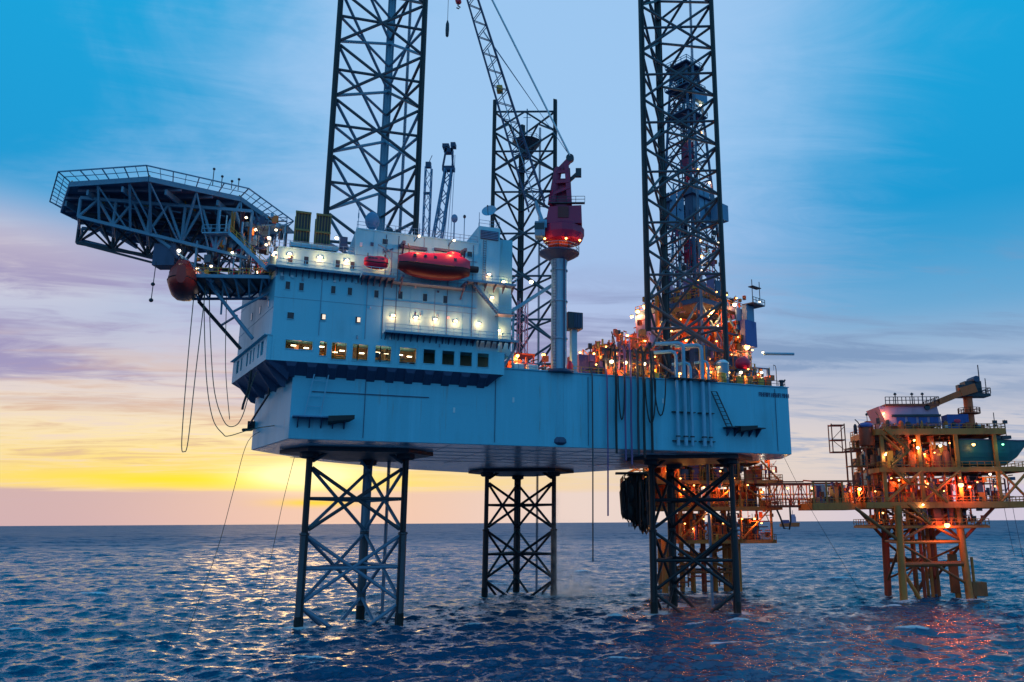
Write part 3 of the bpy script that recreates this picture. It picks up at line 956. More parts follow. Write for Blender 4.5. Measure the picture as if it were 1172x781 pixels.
def wall_window(s_, z_, w, h, pane, square=False, face=None):
    if face is None:
        f = part('window', MB().box(s_ - w / 2 - .08, -2.10, z_ - h / 2 - .08, s_ - w / 2, -2.004, z_ + h / 2 + .08).box(s_ + w / 2, -2.10, z_ - h / 2 - .08, s_ + w / 2 + .08, -2.004, z_ + h / 2 + .08)
                 .box(s_ - w / 2, -2.10, z_ + h / 2, s_ + w / 2, -2.004, z_ + h / 2 + .08).box(s_ - w / 2, -2.12, z_ - h / 2 - .08, s_ + w / 2, -2.004, z_ - h / 2), 'block_paint', ab)
        part('pane', MB().box(s_ - w / 2, -2.04, z_ - h / 2, s_ + w / 2, -2.008, z_ + h / 2), pane, f)
    else:
        f = part('window', lbox(MB(), s_ - w / 2 - .1, s_ + w / 2 + .1, z_ - h / 2 - .1, z_ + h / 2 + .1, 0.003, .06), 'block_paint', ab)
        part('pane', lbox(MB(), s_ - w / 2, s_ + w / 2, z_ - h / 2, z_ + h / 2, .01, .075), pane, f)


for s_ in (-1.6, .6, 5.1, 7.25):
    wall_window(s_, 54.2, .62, 1.15, 'glass')
for s_ in (-1.7, .2, 4.7, 7.1, 11.0):
    wall_window(s_, 50.1, .62, 1.15, 'glass')
for s_ in (14.6, 18.4, 21.6):
    wall_window(s_, 50.3, .66, 1.2, 'glass')
wall_window(-1.0, 45.6, .9, .95, 'glass')
for s_ in (3.5, 8.5):
    wall_window(s_, 45.8, .75, 1.0, 'glass')
    part('lit_panel', MB().box(s_ - .1, -2.065, 45.5, s_ + .34, -2.042, 46.2), 'lit_pane', ab)
wall_window(11.9, 58.6, .8, .85, 'glass'); wall_window(25.3, 58.2, .8, .9, 'glass')
for d_, z_ in ((3.2, 48.0), (9, 48.2), (15, 48.4), (5, 52.6), (12, 53)):
    wall_window(d_, z_, .7, 1.1, 'glass', face=1)
# upper and lower balconies: grating, knees, rail
def balcony(s0, s1, z_, dep, n, y0=-2.0):
    part('balcony', MB().box(s0, y0 - dep, z_, s1, y0 - .008, z_ + .14).box(s0, y0 - dep - .06, z_ - .12, s1, y0 - dep, z_ + .22), 'steel_blue', ab)
    mb = MB()
    for i in range(n):
        q = s0 + .2 + (s1 - s0 - .4) * i / (n - 1)
        mb.add([(q - .06, y0, z_), (q - .06, y0 - dep + .1, z_), (q - .06, y0, z_ - 1.0), (q + .06, y0, z_), (q + .06, y0 - dep + .1, z_), (q + .06, y0, z_ - 1.0)], [(0, 1, 2), (5, 4, 3), (0, 3, 4, 1), (1, 4, 5, 2), (2, 5, 3, 0)])
    part('balcony_knee', mb, 'steel_navy', ab)
    railing([(s0, y0 - dep, z_ + .14), (s1, y0 - dep, z_ + .14)], ab, 'block_paint', 1.1, 1.3, r=.035)


balcony(-3.5, 8.4, 52.5, 1.3, 14)
balcony(8.5, 13.4, 52.3, 2.6, 6)
balcony(12.4, 33.2, 44.1, 1.5, 22)
balcony(24.6, 32.6, 53.2, 2.0, 6)
part('bow_balcony', lbox(lbox(MB(), -1.4, 12, 52.5, 52.64, 0, 1.4), -1.4, 12, 52.4, 52.8, 1.4, 1.46), 'steel_blue', ab)
railing([BL(-1.4, 52.64, 1.4), BL(12, 52.64, 1.4)], ab, 'block_paint', 1.1, 1.3, r=.035)
# stair on the tower side
mb = MB()
for k in (-3.4, -2.5):
    mb.beam((25.9, k, 52.9), (30.0, k, 48.6), .12, .34)
for i in range(15):
    q = i / 14
    mb.box(25.9 + 4.1 * q - .14, -3.4, 52.9 - 4.3 * q - .02, 25.9 + 4.1 * q + .14, -2.5, 52.9 - 4.3 * q + .03)
part('stair', mb, 'steel_blue', ab)
part('landing', MB().box(29.8, -3.7, 48.4, 32.4, -1.72, 48.56), 'steel_blue', ab)
railing([(29.8, -3.7, 48.56), (32.4, -3.7, 48.56)], ab, 'block_paint', r=.035)
railing([(25.9, -3.4, 53.0), (30, -3.4, 48.7)], ab, 'block_paint', r=.035)
# lamps under the balcony rails
for s_ in (-1.75, 2.5, 6.4, 11.4):
    bulkhead((s_, -2.0, 54.85), ab, 62)
for s_ in (13.6, 17.1, 20.1, 23.3, 27.1):
    bulkhead((s_, -2.0 if s_ < 26.8 else -1.7, 46.9), ab, 58)
bulkhead((31.2, .9, 46.7), ab, 50)
bulkhead((28.6, -1.7, 55.2), ab, 22)
bulkhead((31.8, .75, 55.0), ab, 40, (1, .3, .08))
bulkhead((29.2, -1.7, 51.4), ab, 45)
bulkhead(BL(1.0, 54.8, 0), ab, 40, out=tuple(nl))
# roof edge rails, conduits and fittings
railing([(7.6, -1.9, 60.32), (26.6, -1.9, 60.32)], ab, 'steel_blue', r=.03)
railing([(26.9, -1.6, 63.4), (30.3, -1.6, 63.4), (30.3, 5, 63.4)], ab, 'steel_blue', r=.03)
railing([(-3.3, -1.9, 55.98), (7.3, -1.9, 55.98)], ab, 'steel_blue', r=.03)
for s_ in (12.1, 14.0, 21.9, 25.9):
    part('conduit', MB().tube((s_, -2.07, 43.2), (s_, -2.07, 59.8), .05, 5), 'steel_navy', ab)
part('storey_seam', MB().box(-3.4, -2.03, 48.2, 12.0, -2.008, 48.26).box(12.1, -2.03, 48.4, 26.7, -2.008, 48.46).box(7.6, -2.03, 56.0, 13, -2.008, 56.06), 'steel_blue', ab)
part('emblem', MB().add([(11.6, -2.05, 57.3), (12.0, -2.05, 56.75), (13.2, -2.05, 57.5), (13.2, -2.05, 57.75), (12.0, -2.05, 57.1), (11.6, -2.05, 57.55)], [(0, 1, 2, 3, 4, 5)]), 'steel_navy', ab)
g_ = np.random.default_rng(5)
for i in range(34):                                            # junction boxes, vents, short pipes on the facade
    s_ = g_.uniform(-2.8, 26); z_ = (47.4, 51.3, 55.4, 57.2, 43.4)[i % 5] + g_.uniform(-.5, .5)
    if z_ > 55 and s_ < 8:
        z_ = 51.4
    w = g_.uniform(.15, .5); h = g_.uniform(.2, .6)
    if i % 4 == 0:
        part('vent_pipe', MB().path([(s_, -2.0, z_), (s_, -2.2, z_), (s_, -2.22, z_ - .5)], .1, 6), 'steel_blue', ab)
    else:
        part('junction_box', MB().box(s_, -2.16, z_, s_ + w, -2.004, z_ + h), ('steel_blue', 'block_paint', 'white', 'steel_navy')[i % 4], ab)
for s_, z0, z1 in ((3.0, 43, 52.3), (9.6, 43, 52), (16.2, 44.4, 51.8), (19.9, 45, 51.6), (24.3, 45, 51.9), (17.9, 55, 60), (22.7, 56, 60), (10.2, 54, 60)):
    part('cable_run', MB().box(s_, -2.07, z0, s_ + .1, -2.003, z1), ('block_paint', 'steel_blue')[int(s_) % 2], ab)
for z_ in (49.3, 51.9, 57.0):
    part('cable_tray', MB().box(12.3, -2.09, z_, 26.6, -2.004, z_ + .09), 'steel_blue', ab)
mb = MB()
for k in (0, .45):
    mb.beam((27.6 + k, -1.86, 53.4), (27.6 + k, -1.86, 61), .06)
for i in range(19):
    mb.beam((27.6, -1.86, 53.6 + i * .4), (28.05, -1.86, 53.6 + i * .4), .05)
part('ladder', mb, 'steel_navy', ab)
for s_, z_ in ((14.1, 57.9), (14.5, 58.0), (14.9, 57.9), (15.3, 57.9), (15.7, 57.9), (16.1, 57.9), (16.5, 57.9)):
    pass

# things on the roofs
def dome(s_, t_, z0, h, r, mat, label, post=.12):
    e = thing(HF, 'antenna', label, 'antenna', (s_, t_, z0), 'antennas along the block roof')
    part('post', MB().tube((s_, t_, z0), (s_, t_, z0 + h), post, 8), 'steel_blue', e)
    part('radome', MB().ball((s_, t_, z0 + h + r * .8), r, r, r * 1.3, 12, 8), mat, e, True)


dome(23.1, 0, 60.1, 4.2, .55, 'mid_blue', 'blue radome on a post at the block roof edge')
dome(24.9, .5, 60.1, 5.2, .25, 'steel_dark', 'slim dark mushroom antenna beside the blue radome', .07)
dome(10.3, 2, 60.1, 2.2, 1.15, 'mid_blue', 'big blue radome at the left end of the tall roof', .3)
dome(13.0, 2, 60.1, .9, .75, 'steel_dark', 'squat dark radome on the roof beside the leg', .3)
for i, (s_, h, lab) in enumerate(((20.8, 8.8, 'tall whip aerial right of the small crane'), (27.4, 6.5, 'whip aerial just left of the satellite dish'), (8.0, 5, 'whip aerial at the left corner of the tall roof'), (17.6, 3.2, 'short whip aerial in the middle of the roof'))):
    single(HF, 'whip_aerial', MB().tube((s_, .5, 60.1 if s_ < 27 else 63.4), (s_, .5, 60.1 + h), .05, 5).tube((s_, .5, 60.1 + h * .55), (s_, .5, 60.1 + h * .72), .1, 5), 'steel_blue', lab, 'aerial', (s_, .5, 60.1), 'whip aerials on the roof')
d_ = thing(HF, 'satellite_dish', 'round pale blue satellite dish on the stair tower roof', 'satellite dish', (28.8, 0, 63.4))
part('mast', MB().tube((29.6, .4, 63.4), (29.6, .4, 66.2), .16).beam((29.6, .4, 65.9), (29.1, -.2, 66.5), .2), 'steel_dark', d_)
ax = Vector((-.45, -.72, .45)).normalized()
c0 = Vector((28.75, -.6, 66.7))
u1 = ax.cross(Vector((0, 0, 1))).normalized(); u2 = u1.cross(ax)
rs = []
for r_, dd in ((.12, -.45), (.5, -.4), (.9, -.22), (1.25, .02), (1.25, .08), (.88, -.13), (.48, -.31), (.1, -.36)):
    rs.append([c0 + ax * dd + (u1 * math.cos(a) + u2 * math.sin(a)) * r_ for a in [2 * math.pi * i / 18 for i in range(18)]])
part('reflector', MB().rings(rs), 'pipe_blue', d_, True)
part('feed_arm', MB().tube(c0 - u2 * 1.1, c0 + ax * 1.0, .05).ball(tuple(c0 + ax * 1.05), .14), 'steel_dark', d_)
single(HF, 'vent_hood', MB().lathe((26.1, 1.5, 60.1), [(1.3, 0), (1.3, .5), (.9, 1.0), (.2, 1.2)], 14), 'boat_red', 'dark red dome against the stair tower on the roof', 'vent hood', (26.1, 1.5, 60.1), None, True)
# two louvred housings on a raised platform
p_ = thing(HF, 'roof_platform', 'blue raised platform under the two olive louvred housings', 'platform', (1.7, 1, 55.8))
part('deck', MB().box(-1.8, -1.4, 56.7, 5.0, 4, 57.0), 'block_paint', p_)
part('skirt_beam', MB().box(-1.9, -1.55, 56.35, 5.1, -1.4, 57.05), 'block_paint', p_)
for s_ in (-1.5, .4, 2.6, 4.7):
    part('leg', MB().beam((s_, -1.1, 55.8), (s_, -1.1, 56.7), .25), 'steel_navy', p_)
for s0, lab in ((-1.3, 'olive louvred housing at the roof corner nearest the helideck'), (1.65, 'olive louvred housing beside the foot of the left leg')):
    h = thing(HF, 'louvred_housing', lab, 'louvred housing', (s0 + 1, .3, 57), 'olive housings on the raised platform')
    s1 = s0 + 2.2
    for a, b in ((s0, -1.0), (s1 - .16, -1.0), (s0, 1.6), (s1 - .16, 1.6)):
        part('corner_post', MB().box(a, b, 57.0, a + .16, b + .16, 62.2), 'olive', h)
    part('core', MB().box(s0 + .1, -.8, 57.9, s1 - .1, 1.6, 62.0), 'steel_dark', h)
    for z_ in (57.0, 59.1, 61.9):
        part('rail', MB().box(s0 - .03, -1.06, z_, s1 + .03, -.88, z_ + .3), 'olive', h)
    for i in range(4):
        part('slat', MB().beam((s0 + .45 + i * .43, -.9, 59.4), (s0 + .45 + i * .43, -.9, 61.9), .16, .1), 'olive', h)
        part('slat', MB().beam((s0 + .45 + i * .43, -.9, 57.3), (s0 + .45 + i * .43, -.9, 59.1), .1, .1), 'olive', h)
flood((4.8, -1.0, 58.6), p_, (1, .85, .6), 'lamp_warm', 20, .28)
single(HF, 'equipment_box', MB().box(5.3, -1.2, 57.0, 6.4, 0, 58.9).beam((5.85, -.6, 55.8), (5.85, -.6, 57), .2), 'steel_navy', 'small navy box on a post right of the olive housings', 'box', (5.8, -.6, 55.8))


# ------------------------------------------------------------------ lifeboats
def lifeboat(name, label, fr, c, heading, L, B, H, mats, cab=True, group=None):
    """totally enclosed lifeboat: lofted hull, canopy, steering cupola, fender and stripe"""
    e = thing(fr, name, label, 'lifeboat', c, group)
    rot = Matrix.Rotation(R(heading), 4, 'Z'); C = Vector(c)

    def P(x, y, z):
        return tuple(rot @ Vector((x, y, z)) + C)
    st = [-1, -.93, -.8, -.55, -.2, .2, .55, .8, .93, 1]
    hulls, tops = [], []
    for s_ in st:
        f = max(.1, (1 - abs(s_) ** 5)) ** .5
        kz = H * (.02 + .22 * abs(s_) ** 3)
        b_ = B / 2 * f
        g = H * (.40 + .05 * s_ * s_)
        x_ = s_ * L / 2 * (.97 if abs(s_) < 1 else 1)
        hulls.append([P(x_ * .96, 0, kz)] + [P(x_, y * b_, kz + (g - kz) * q) for y, q in ((.45, .06), (.8, .35), (.97, .75), (1, 1), (-1, 1), (-.97, .75), (-.8, .35), (-.45, .06))])
        tp = H * (.86 + (.06 if s_ > .1 else 0) - .14 * abs(s_) ** 5)
        tops.append([P(x_, y * b_, g + (tp - g) * q) for y, q in ((1.0, 0), (.98, .2), (.86, .66), (.55, .94), (.0, 1), (-.55, .94), (-.86, .66), (-.98, .2), (-1.0, 0))])
    part('hull', MB().rings(hulls), mats[1], e, True)
    part('canopy', MB().rings(tops), mats[0], e, True)
    for k in (4, 5):
        part('fender', MB().path([hulls[i][k] for i in range(len(st))], .09, 5), 'rubber', e)
    if cab:
        rr = []
        for z_, k in ((.78, 1.0), (.92, .95), (1.0, .75), (1.02, .4)):
            rr.append([P(L * .27 + k * L * .13 * math.cos(a), k * B * .27 * math.sin(a), H * z_) for a in [2 * math.pi * i / 14 for i in range(14)]])
        part('cupola', MB().rings(rr), mats[0], e, True)
    for i in range(5):
        x_ = -L * .3 + i * L * .14
        for sg in (-1, 1):
            y_ = sg * B / 2 * .9
            mb = MB(); a = [P(x_ + q, y_ * (1.02 - .06 * h), H * (.62 + .1 * h)) for q, h in ((-.22, 0), (.22, 0), (.22, 1), (-.22, 1))]
            b = [P(x_ + q, y_ * (.9 - .06 * h), H * (.62 + .1 * h)) for q, h in ((-.22, 0), (.22, 0), (.22, 1), (-.22, 1))]
            mb.add(a + b, [(0, 1, 2, 3), (7, 6, 5, 4), (0, 4, 5, 1), (1, 5, 6, 2), (2, 6, 7, 3), (3, 7, 4, 0)])
            part('porthole', mb, 'glass', e)
    for s_ in (-.36, .36):
        part('lifting_hook', MB().tube(P(s_ * L, 0, H * .78), P(s_ * L, 0, H * 1.06), .09, 6), 'steel_dark', e)
    return e, P


lifeboat('lifeboat', 'big crimson enclosed lifeboat slung on the wall of the block', HF, (19.2, -4.5, 52.6), 0, 11.0, 3.6, 4.6, ('boat_red', 'boat_dark'))
e, _ = lifeboat('lifeboat', 'small red rescue boat on the balcony left of the big lifeboat', HF, (10.5, -3.6, 53.5), 0, 3.5, 1.6, 2.3, ('boat_red', 'boat_red'), False)
dv = thing(HF, 'lifeboat_davit', 'blue davit frame holding the big crimson lifeboat', 'davit', (19, -2.1, 52))
for s_ in (14.4, 24.0):
    part('arm', MB().beam((s_, -2.05, 58.2), (s_, -4.7, 58.0), .42, .5).beam((s_, -2.1, 55.2), (s_, -4.2, 57.9), .25), 'steel_navy', dv)
    part('fall_wire', MB().tube((s_ + (.6 if s_ < 20 else -.6), -4.6, 57.9), (s_ + (.85 if s_ < 20 else -.85), -4.5, 57.2), .07), 'steel_dark', dv)
    part('cradle', MB().beam((s_, -2.05, 52.4), (s_, -5.4, 52.4), .3, .35).beam((s_, -2.05, 50.6), (s_, -4.9, 52.3), .2), 'steel_navy', dv)
part('tie_beam', MB().beam((13.9, -2.3, 58.1), (18.4, -2.3, 58.1), .3, .5).beam((19.5, -2.3, 58.3), (24.4, -2.3, 58.3), .3, .4), 'steel_navy', dv)
for s_ in (16.4, 21.8):
    flood((s_, -6.0, 58.8), dv, WARM, 'lamp_warm', 520, .2)
    part('lamp_arm', MB().beam((s_, -2.1, 59.2), (s_, -6.0, 59.2), .1), 'steel_navy', dv)
part('walkway', MB().box(13.2, -3.5, 52.0, 24.6, -2.1, 52.16), 'steel_blue', dv)
railing([(13.2, -3.5, 52.16), (24.6, -3.5, 52.16)], dv, 'steel_blue', r=.035)
part('winch', MB().box(25.2, -2.9, 55.2, 26.5, -2.1, 56.0).tube((25.3, -2.6, 55.6), (26.6, -2.6, 55.6), .5, 10), 'rubber', dv)
rd = thing(HF, 'rescue_davit', 'slim blue davit post beside the small red rescue boat', 'davit', (12.9, -2.6, 52.4))
part('post', MB().tube((12.9, -2.7, 52.5), (12.9, -2.7, 57.0), .14), 'steel_blue', rd)
part('jib', MB().tube((12.9, -2.7, 56.9), (10.7, -3.5, 57.5), .1).tube((12.9, -2.7, 55.4), (11.6, -3.2, 57.2), .06).tube((10.7, -3.5, 57.4), (10.7, -3.6, 55.6), .03), 'steel_blue', rd)

# ------------------------------------------------------------------ helideck
HC = Vector((-65.9, 123.0, 64.0))
hd = thing(WF, 'helideck', 'octagonal helideck on trusses reaching out over the bow', 'helideck', tuple(HC))
RV = 16.1
AN = [R(-98 - 22.5 + 45 * i) for i in range(8)]
VX = [HC + Vector((RV * math.cos(a), RV * math.sin(a), 0)) for a in AN]
part('deck_plate', MB().prism([(p.x, p.y) for p in VX], 63.55, 64.0), 'deck_under', hd)
for i in range(8):
    a, b = VX[i], VX[(i + 1) % 8]
    part('edge_beam', MB().beam(a + Vector((0, 0, -.35)), b + Vector((0, 0, -.35)), .25, .75), 'steel_blue', hd)
    na = (a - HC).normalized(); nb = (b - HC).normalized()
    lift = Vector((0, 0, .95))
    oa, ob = a + na * 1.75 + lift, b + nb * 1.75 + lift
    mb = MB().beam(oa, ob, .16).beam(a.lerp(oa, .5), b.lerp(ob, .5), .08)
    for k in range(9):
        mb.beam(a.lerp(b, k / 8), oa.lerp(ob, k / 8), .13 if k % 2 == 0 else .07)
    part('safety_net', mb, 'steel_blue', hd)
for k in range(-5, 6):                                          # girders across the underside
    y = HC.y + k * 2.6
    w = math.sqrt(max(0, (RV * .93) ** 2 - (k * 2.6) ** 2))
    part('girder', MB().beam((HC.x - w, y, 63.2), (HC.x + w, y, 63.2), .22, .66), 'deck_under', hd)
for k in range(-2, 3):
    x = HC.x + k * 5.6
    w = math.sqrt(max(0, (RV * .92) ** 2 - (k * 5.6) ** 2))
    part('girder', MB().beam((x, HC.y - w, 62.5), (x, HC.y + w, 62.5), .3, .8), 'steel_blue', hd)
# two side trusses and one between them
def htruss(x0, y0, x1, y1, zt0, zt1, zb0, zb1, n, mat):
    tp = lambda q: Vector((x0 + (x1 - x0) * q, y0 + (y1 - y0) * q, zt0 + (zt1 - zt0) * q))
    bt = lambda q: Vector((x0 + (x1 - x0) * q, y0 + (y1 - y0) * q, zb0 + (zb1 - zb0) * q))
    rod('truss_chord', tp(0), tp(1), .5, mat, hd, 'box', .45)
    rod('truss_chord', bt(0), bt(1), .5, mat, hd, 'box', .45)
    for i in range(n):
        a, b = i / n, (i + 1) / n
        rod('truss_brace', bt(a), tp((a + b) / 2), .2, mat, hd)
        rod('truss_brace', tp((a + b) / 2), bt(b), .2, mat, hd)
    for i in range(n + 1):
        rod('truss_post', tp(i / n), bt(i / n), .22, mat, hd)
    return tp, bt
t1, b1 = htruss(-73.2, 110.6, -50.2, 115.2, 62.2, 61.8, 59.3, 54.4, 5, 'steel_blue')
t2, b2 = htruss(-80.5, 123.0, -55.5, 128.0, 62.2, 61.8, 60.2, 54.8, 5, 'steel_blue')
t3, b3 = htruss(-77.0, 116.8, -52.8, 121.6, 62.2, 61.8, 57.6, 54.0, 5, 'steel_dark')
for i in range(6):
    q = i / 5
    rod('cross_brace', b1(q), b2(q), .17, 'steel_blue', hd)
    if i < 5:
        rod('cross_brace', b1(q), b3((i + 1) / 5), .15, 'steel_dark', hd)
        rod('cross_brace', b2(q), t3((i + 1) / 5), .15, 'steel_dark', hd)
rod('truss_chord', b3(0), b3(.62) + Vector((0, -1.5, -1.6)), .3, 'steel_dark', hd, 'box', .3)
for p, q in ((VX[0].lerp(VX[1], .35), .12), (VX[0].lerp(VX[1], .75), .30), (VX[1], .42), (VX[1].lerp(VX[2], .5), .60), (VX[2], .80), (VX[2].lerp(VX[3], .5), .95)):
    rod('deck_post', p + Vector((0, .3, -.6)), b1(q), .3, 'steel_blue', hd, 'box', .3)
    rod('deck_brace', p + Vector((0, .3, -.7)), b1(min(1, q + .16)), .13, 'steel_blue', hd)
for i in range(9):
    part('underdeck_pipe', MB().path([VX[0].lerp(VX[2], .1 + .09 * i) + Vector((0, 1.5, -.9)), VX[0].lerp(VX[2], .1 + .09 * i) + Vector((.2, 1.6, -1.9 - .3 * (i % 3))), VX[0].lerp(VX[2], .14 + .09 * i) + Vector((.6, 1.8, -2.1 - .3 * (i % 3)))], .11, 6), 'pipe_blue' if i % 3 else 'yellow', hd)
# struts down to the bow face
for p, q in (((-60.0, 121.5, 49.6), (-54.2, 124.5, 42.7)), ((-56.4, 116.2, 51.2), (-49.4, 117.2, 42.7)), ((-60.0, 121.5, 49.6), (-56.2, 118.0, 54.9)), ((-62.9, 113.0, 57.0), (-55.0, 115.0, 50.8))):
    rod('strut', p, q, .27, 'steel_blue' if p[2] > 50 else 'steel_dark', hd)
rod('strut', (-57.0, 123.2, 46.2), (-52.4, 118.0, 46.4), .18, 'steel_blue', hd)
rod('strut', (-52.6, 116.8, 46.6), (-47.6, 117.4, 49.8), .2, 'steel_blue', hd)
rod('strut', (-54.4, 117, 51.6), (-54.4, 117.2, 46.4), .15, 'steel_blue', hd)
# lights round the pad and fittings on the near edge
for i, p in enumerate(VX):
    part('pad_light', MB().lathe((p.x * .985 + HC.x * .015, p.y * .985 + HC.y * .015, 64.0), [(.12, 0), (.12, .25), (.05, .35)], 8), 'yellow', hd)
for dx, dy, h in ((-.2, .2, 2.6), (1.4, .8, 1.6), (3.0, 2.0, 1.2), (4.0, 3.0, 1.8)):
    q = VX[1] + (VX[2] - VX[1]) * .68 + Vector((dx * .7, dy * .7, .9))
    part('marker_post', MB().beam(q, q + Vector((0, 0, h)), .09).ball(tuple(q + Vector((0, 0, h))), .2), 'steel_dark', hd)

# access level under the helideck with its stair
wk = thing(WF, 'access_platform', 'steel access platform with yellow rails under the helideck', 'platform', (-53, 118, 51.6))
PP = [(-59.8, 113.6), (-46.6, 114.6), (-49.2, 121.0), (-55.5, 124.5), (-61.5, 121.5)]
part('grating', MB().prism(PP, 51.3, 51.5), 'steel_dark', wk)
for i in range(5):
    a, b = PP[i], PP[(i + 1) % 5]
    part('edge_beam', MB().beam((*a, 51.35), (*b, 51.35), .3, .5), 'steel_blue', wk)
railing([(*PP[0], 51.5), (*PP[1], 51.5)], wk, 'yellow', r=.05)
railing([(*PP[0], 51.5), (*PP[4], 51.5)], wk, 'steel_blue', r=.04)
for k, (x, y, z) in enumerate([(-59.5, 114.2, 57.6), (-57.3, 113.8, 56.7), (-54.2, 114.6, 56), (-51.2, 115, 55.2), (-49, 115.4, 54.6), (-60.8, 121, 58), (-55.2, 123.8, 56)]):
    part('post', MB().beam((x, y, 51.4), (x, y, z), .24), 'steel_blue' if k % 2 else 'steel_dark', wk)
mb = MB()
for k in (0, 1.0):
    mb.beam((-52.6, 113.2 + k, 57.8), (-46.8, 114.0 + k, 52.3), .14, .5)
for i in range(17):
    q = i / 16
    mb.box(-52.6 + 5.8 * q - .16, 113.2 + .8 * q, 57.8 - 5.5 * q - .03, -52.6 + 5.8 * q + .16, 114.2 + .8 * q, 57.8 - 5.5 * q + .03)
part('stair', mb, 'pipe_blue', wk)
railing([(-52.6, 113.2, 57.9), (-46.8, 114.0, 52.4)], wk, 'yellow', r=.05)
for i in range(7):
    a = i / 6
    rod('under_beam', (-59.6 + 12 * a, 114.0 + .8 * a, 51.2), (-60.6 + 11.4 * a, 121.5 + 1.2 * a, 51.2), .3, 'steel_blue', wk, 'box', .5)
    rod('under_brace', (-59.4 + 11.6 * a, 114.2 + .8 * a, 51.2), (-58 + 9 * a, 117.5, 48.9), .14, 'steel_blue', wk)
    rod('under_brace', (-58 + 9 * a, 117.5, 48.9), (-60 + 11.4 * a, 121, 51.2), .14, 'steel_navy', wk)
rod('under_chord', (-59, 117.5, 48.9), (-48, 117.5, 48.9), .22, 'steel_navy', wk)
part('upper_landing', MB().box(-56.4, 113.0, 57.6, -52.5, 114.6, 57.8), 'pipe_blue', wk)
railing([(-56.4, 113.0, 57.8), (-52.5, 113.0, 57.8)], wk, 'pipe_blue', r=.045)
part('roof_landing', MB().box(-51.0, 116.4, 60.0, -45.4, 120, 60.2), 'pipe_blue', wk)
for x in (-50.8, -48, -45.6):
    part('post', MB().beam((x, 116.6, 55.5), (x, 116.6, 60), .2), 'pipe_blue', wk)
railing([(-51.0, 116.4, 60.2), (-45.4, 116.4, 60.2)], wk, 'steel_blue', r=.045)
part('pipe_arch', MB().path([(-57.6, 118, 53), (-57.3, 118, 54.8), (-55.8, 118, 56), (-53.4, 118, 56.5), (-51, 118, 56.0), (-49.9, 118, 54)], .22, 8), 'purple', wk)
for i in range(16):
    a = rng.uniform(0, 1); x = -59 + 11 * a; y = 115 + rng.uniform(0, 5)
    h = rng.uniform(.4, 1.6); w = rng.uniform(.3, 1.0)
    part('cabinet', MB().box(x, y, 51.5, x + w, y + .6, 51.5 + h), ('steel_dark', 'yellow', 'boat_red', 'steel_navy')[i % 4], wk)
for i in range(10):
    x = -54.6 + rng.uniform(0, 3.8); z = 57.8 + rng.uniform(0, .4)
    part('extinguisher', MB().tube((x, 113.9, z), (x, 113.9, z + rng.uniform(1.6, 3.6)), rng.uniform(.08, .2), 8), ('ochre', 'pipe_blue', 'boat_dark', 'white')[i % 4], wk)
for p, pw in (((-57.2, 114.4, 52.6), 40), ((-47.4, 115.2, 57.6), 70), ((-49.8, 116.0, 59.2), 40), ((-46.2, 115.0, 55.2), 80), ((-49.0, 115.6, 52.4), 60)):
    flood(p, wk, WARM, 'lamp_warm', pw, .26)
clutter(wk, -58.5, -47.5, 114.6, 120, 51.5, 57, 90, ('steel_navy', 'steel_blue', 'yellow', 'steel_dark', 'boat_red', 'pipe_blue'), r=(.05, .14), seed=51)
clutter(wk, -52, -46, 114.8, 119, 56, 61.5, 60, ('steel_navy', 'steel_blue', 'ochre', 'steel_dark', 'pipe_blue'), r=(.05, .13), seed=52)
bulbs(wk, [(-46.6, 115.6, 59.0), (-47.8, 115.4, 56.6), (-50.8, 114.6, 60.6), (-52.2, 114.2, 55.0), (-55.2, 114.4, 53.0)], 'lamp_warm', .2)
lifeboat('lifeboat', 'dark red enclosed lifeboat seen bow on below the helideck', WF, (-59.5, 115.4, 48.3), -68, 9.5, 3.9, 5.0, ('boat_bow', 'boat_bow'))
dv = thing(WF, 'lifeboat_davit', 'blue davit hanging the dark red lifeboat below the helideck', 'davit', (-62, 119, 52.4))
for x, y in ((-61.4, 118.4), (-59.2, 112.8)):
    part('arm', MB().beam((x - 1.6, y + .6, 55.5), (x, y, 53.8), .4, .5).beam((x, y, 54.0), (x, y, 52.6), .18), 'steel_navy', dv)
part('winch_housing', MB().box(-63.4, 113.4, 52.9, -60.2, 115.8, 56.2), 'steel_navy', dv)
part('fall_wire', MB().tube((-62.8, 113.4, 53.4), (-62.9, 113.4, 47.4), .06).ball((-62.9, 113.4, 50), .28).ball((-62.9, 113.4, 47.6), .3), 'steel_dark', dv)
flood((-59.4, 112.9, 54.9), dv, WHITE_L, 'lamp_white', 25, .26)

# ropes and cables off the bow
def rope(pts, r, label, group=None, mat='rope', name='rope', fr=WF):
    # rounded through the points
    P = [Vector(p) for p in pts]
    out = []
    for i in range(len(P) - 1):
        p0, p1, p2, p3 = P[max(i - 1, 0)], P[i], P[i + 1], P[min(i + 2, len(P) - 1)]
        for j in range(6):
            t = j / 6
            out.append(.5 * ((2 * p1) + (p2 - p0) * t + (2 * p0 - 5 * p1 + 4 * p2 - p3) * t * t + (3 * p1 - p0 - 3 * p2 + p3) * t ** 3))
    out.append(P[-1])
    return single(fr, name, MB().path(out, r, 5), mat, label, name.replace('_', ' '), pts[0], group, True)


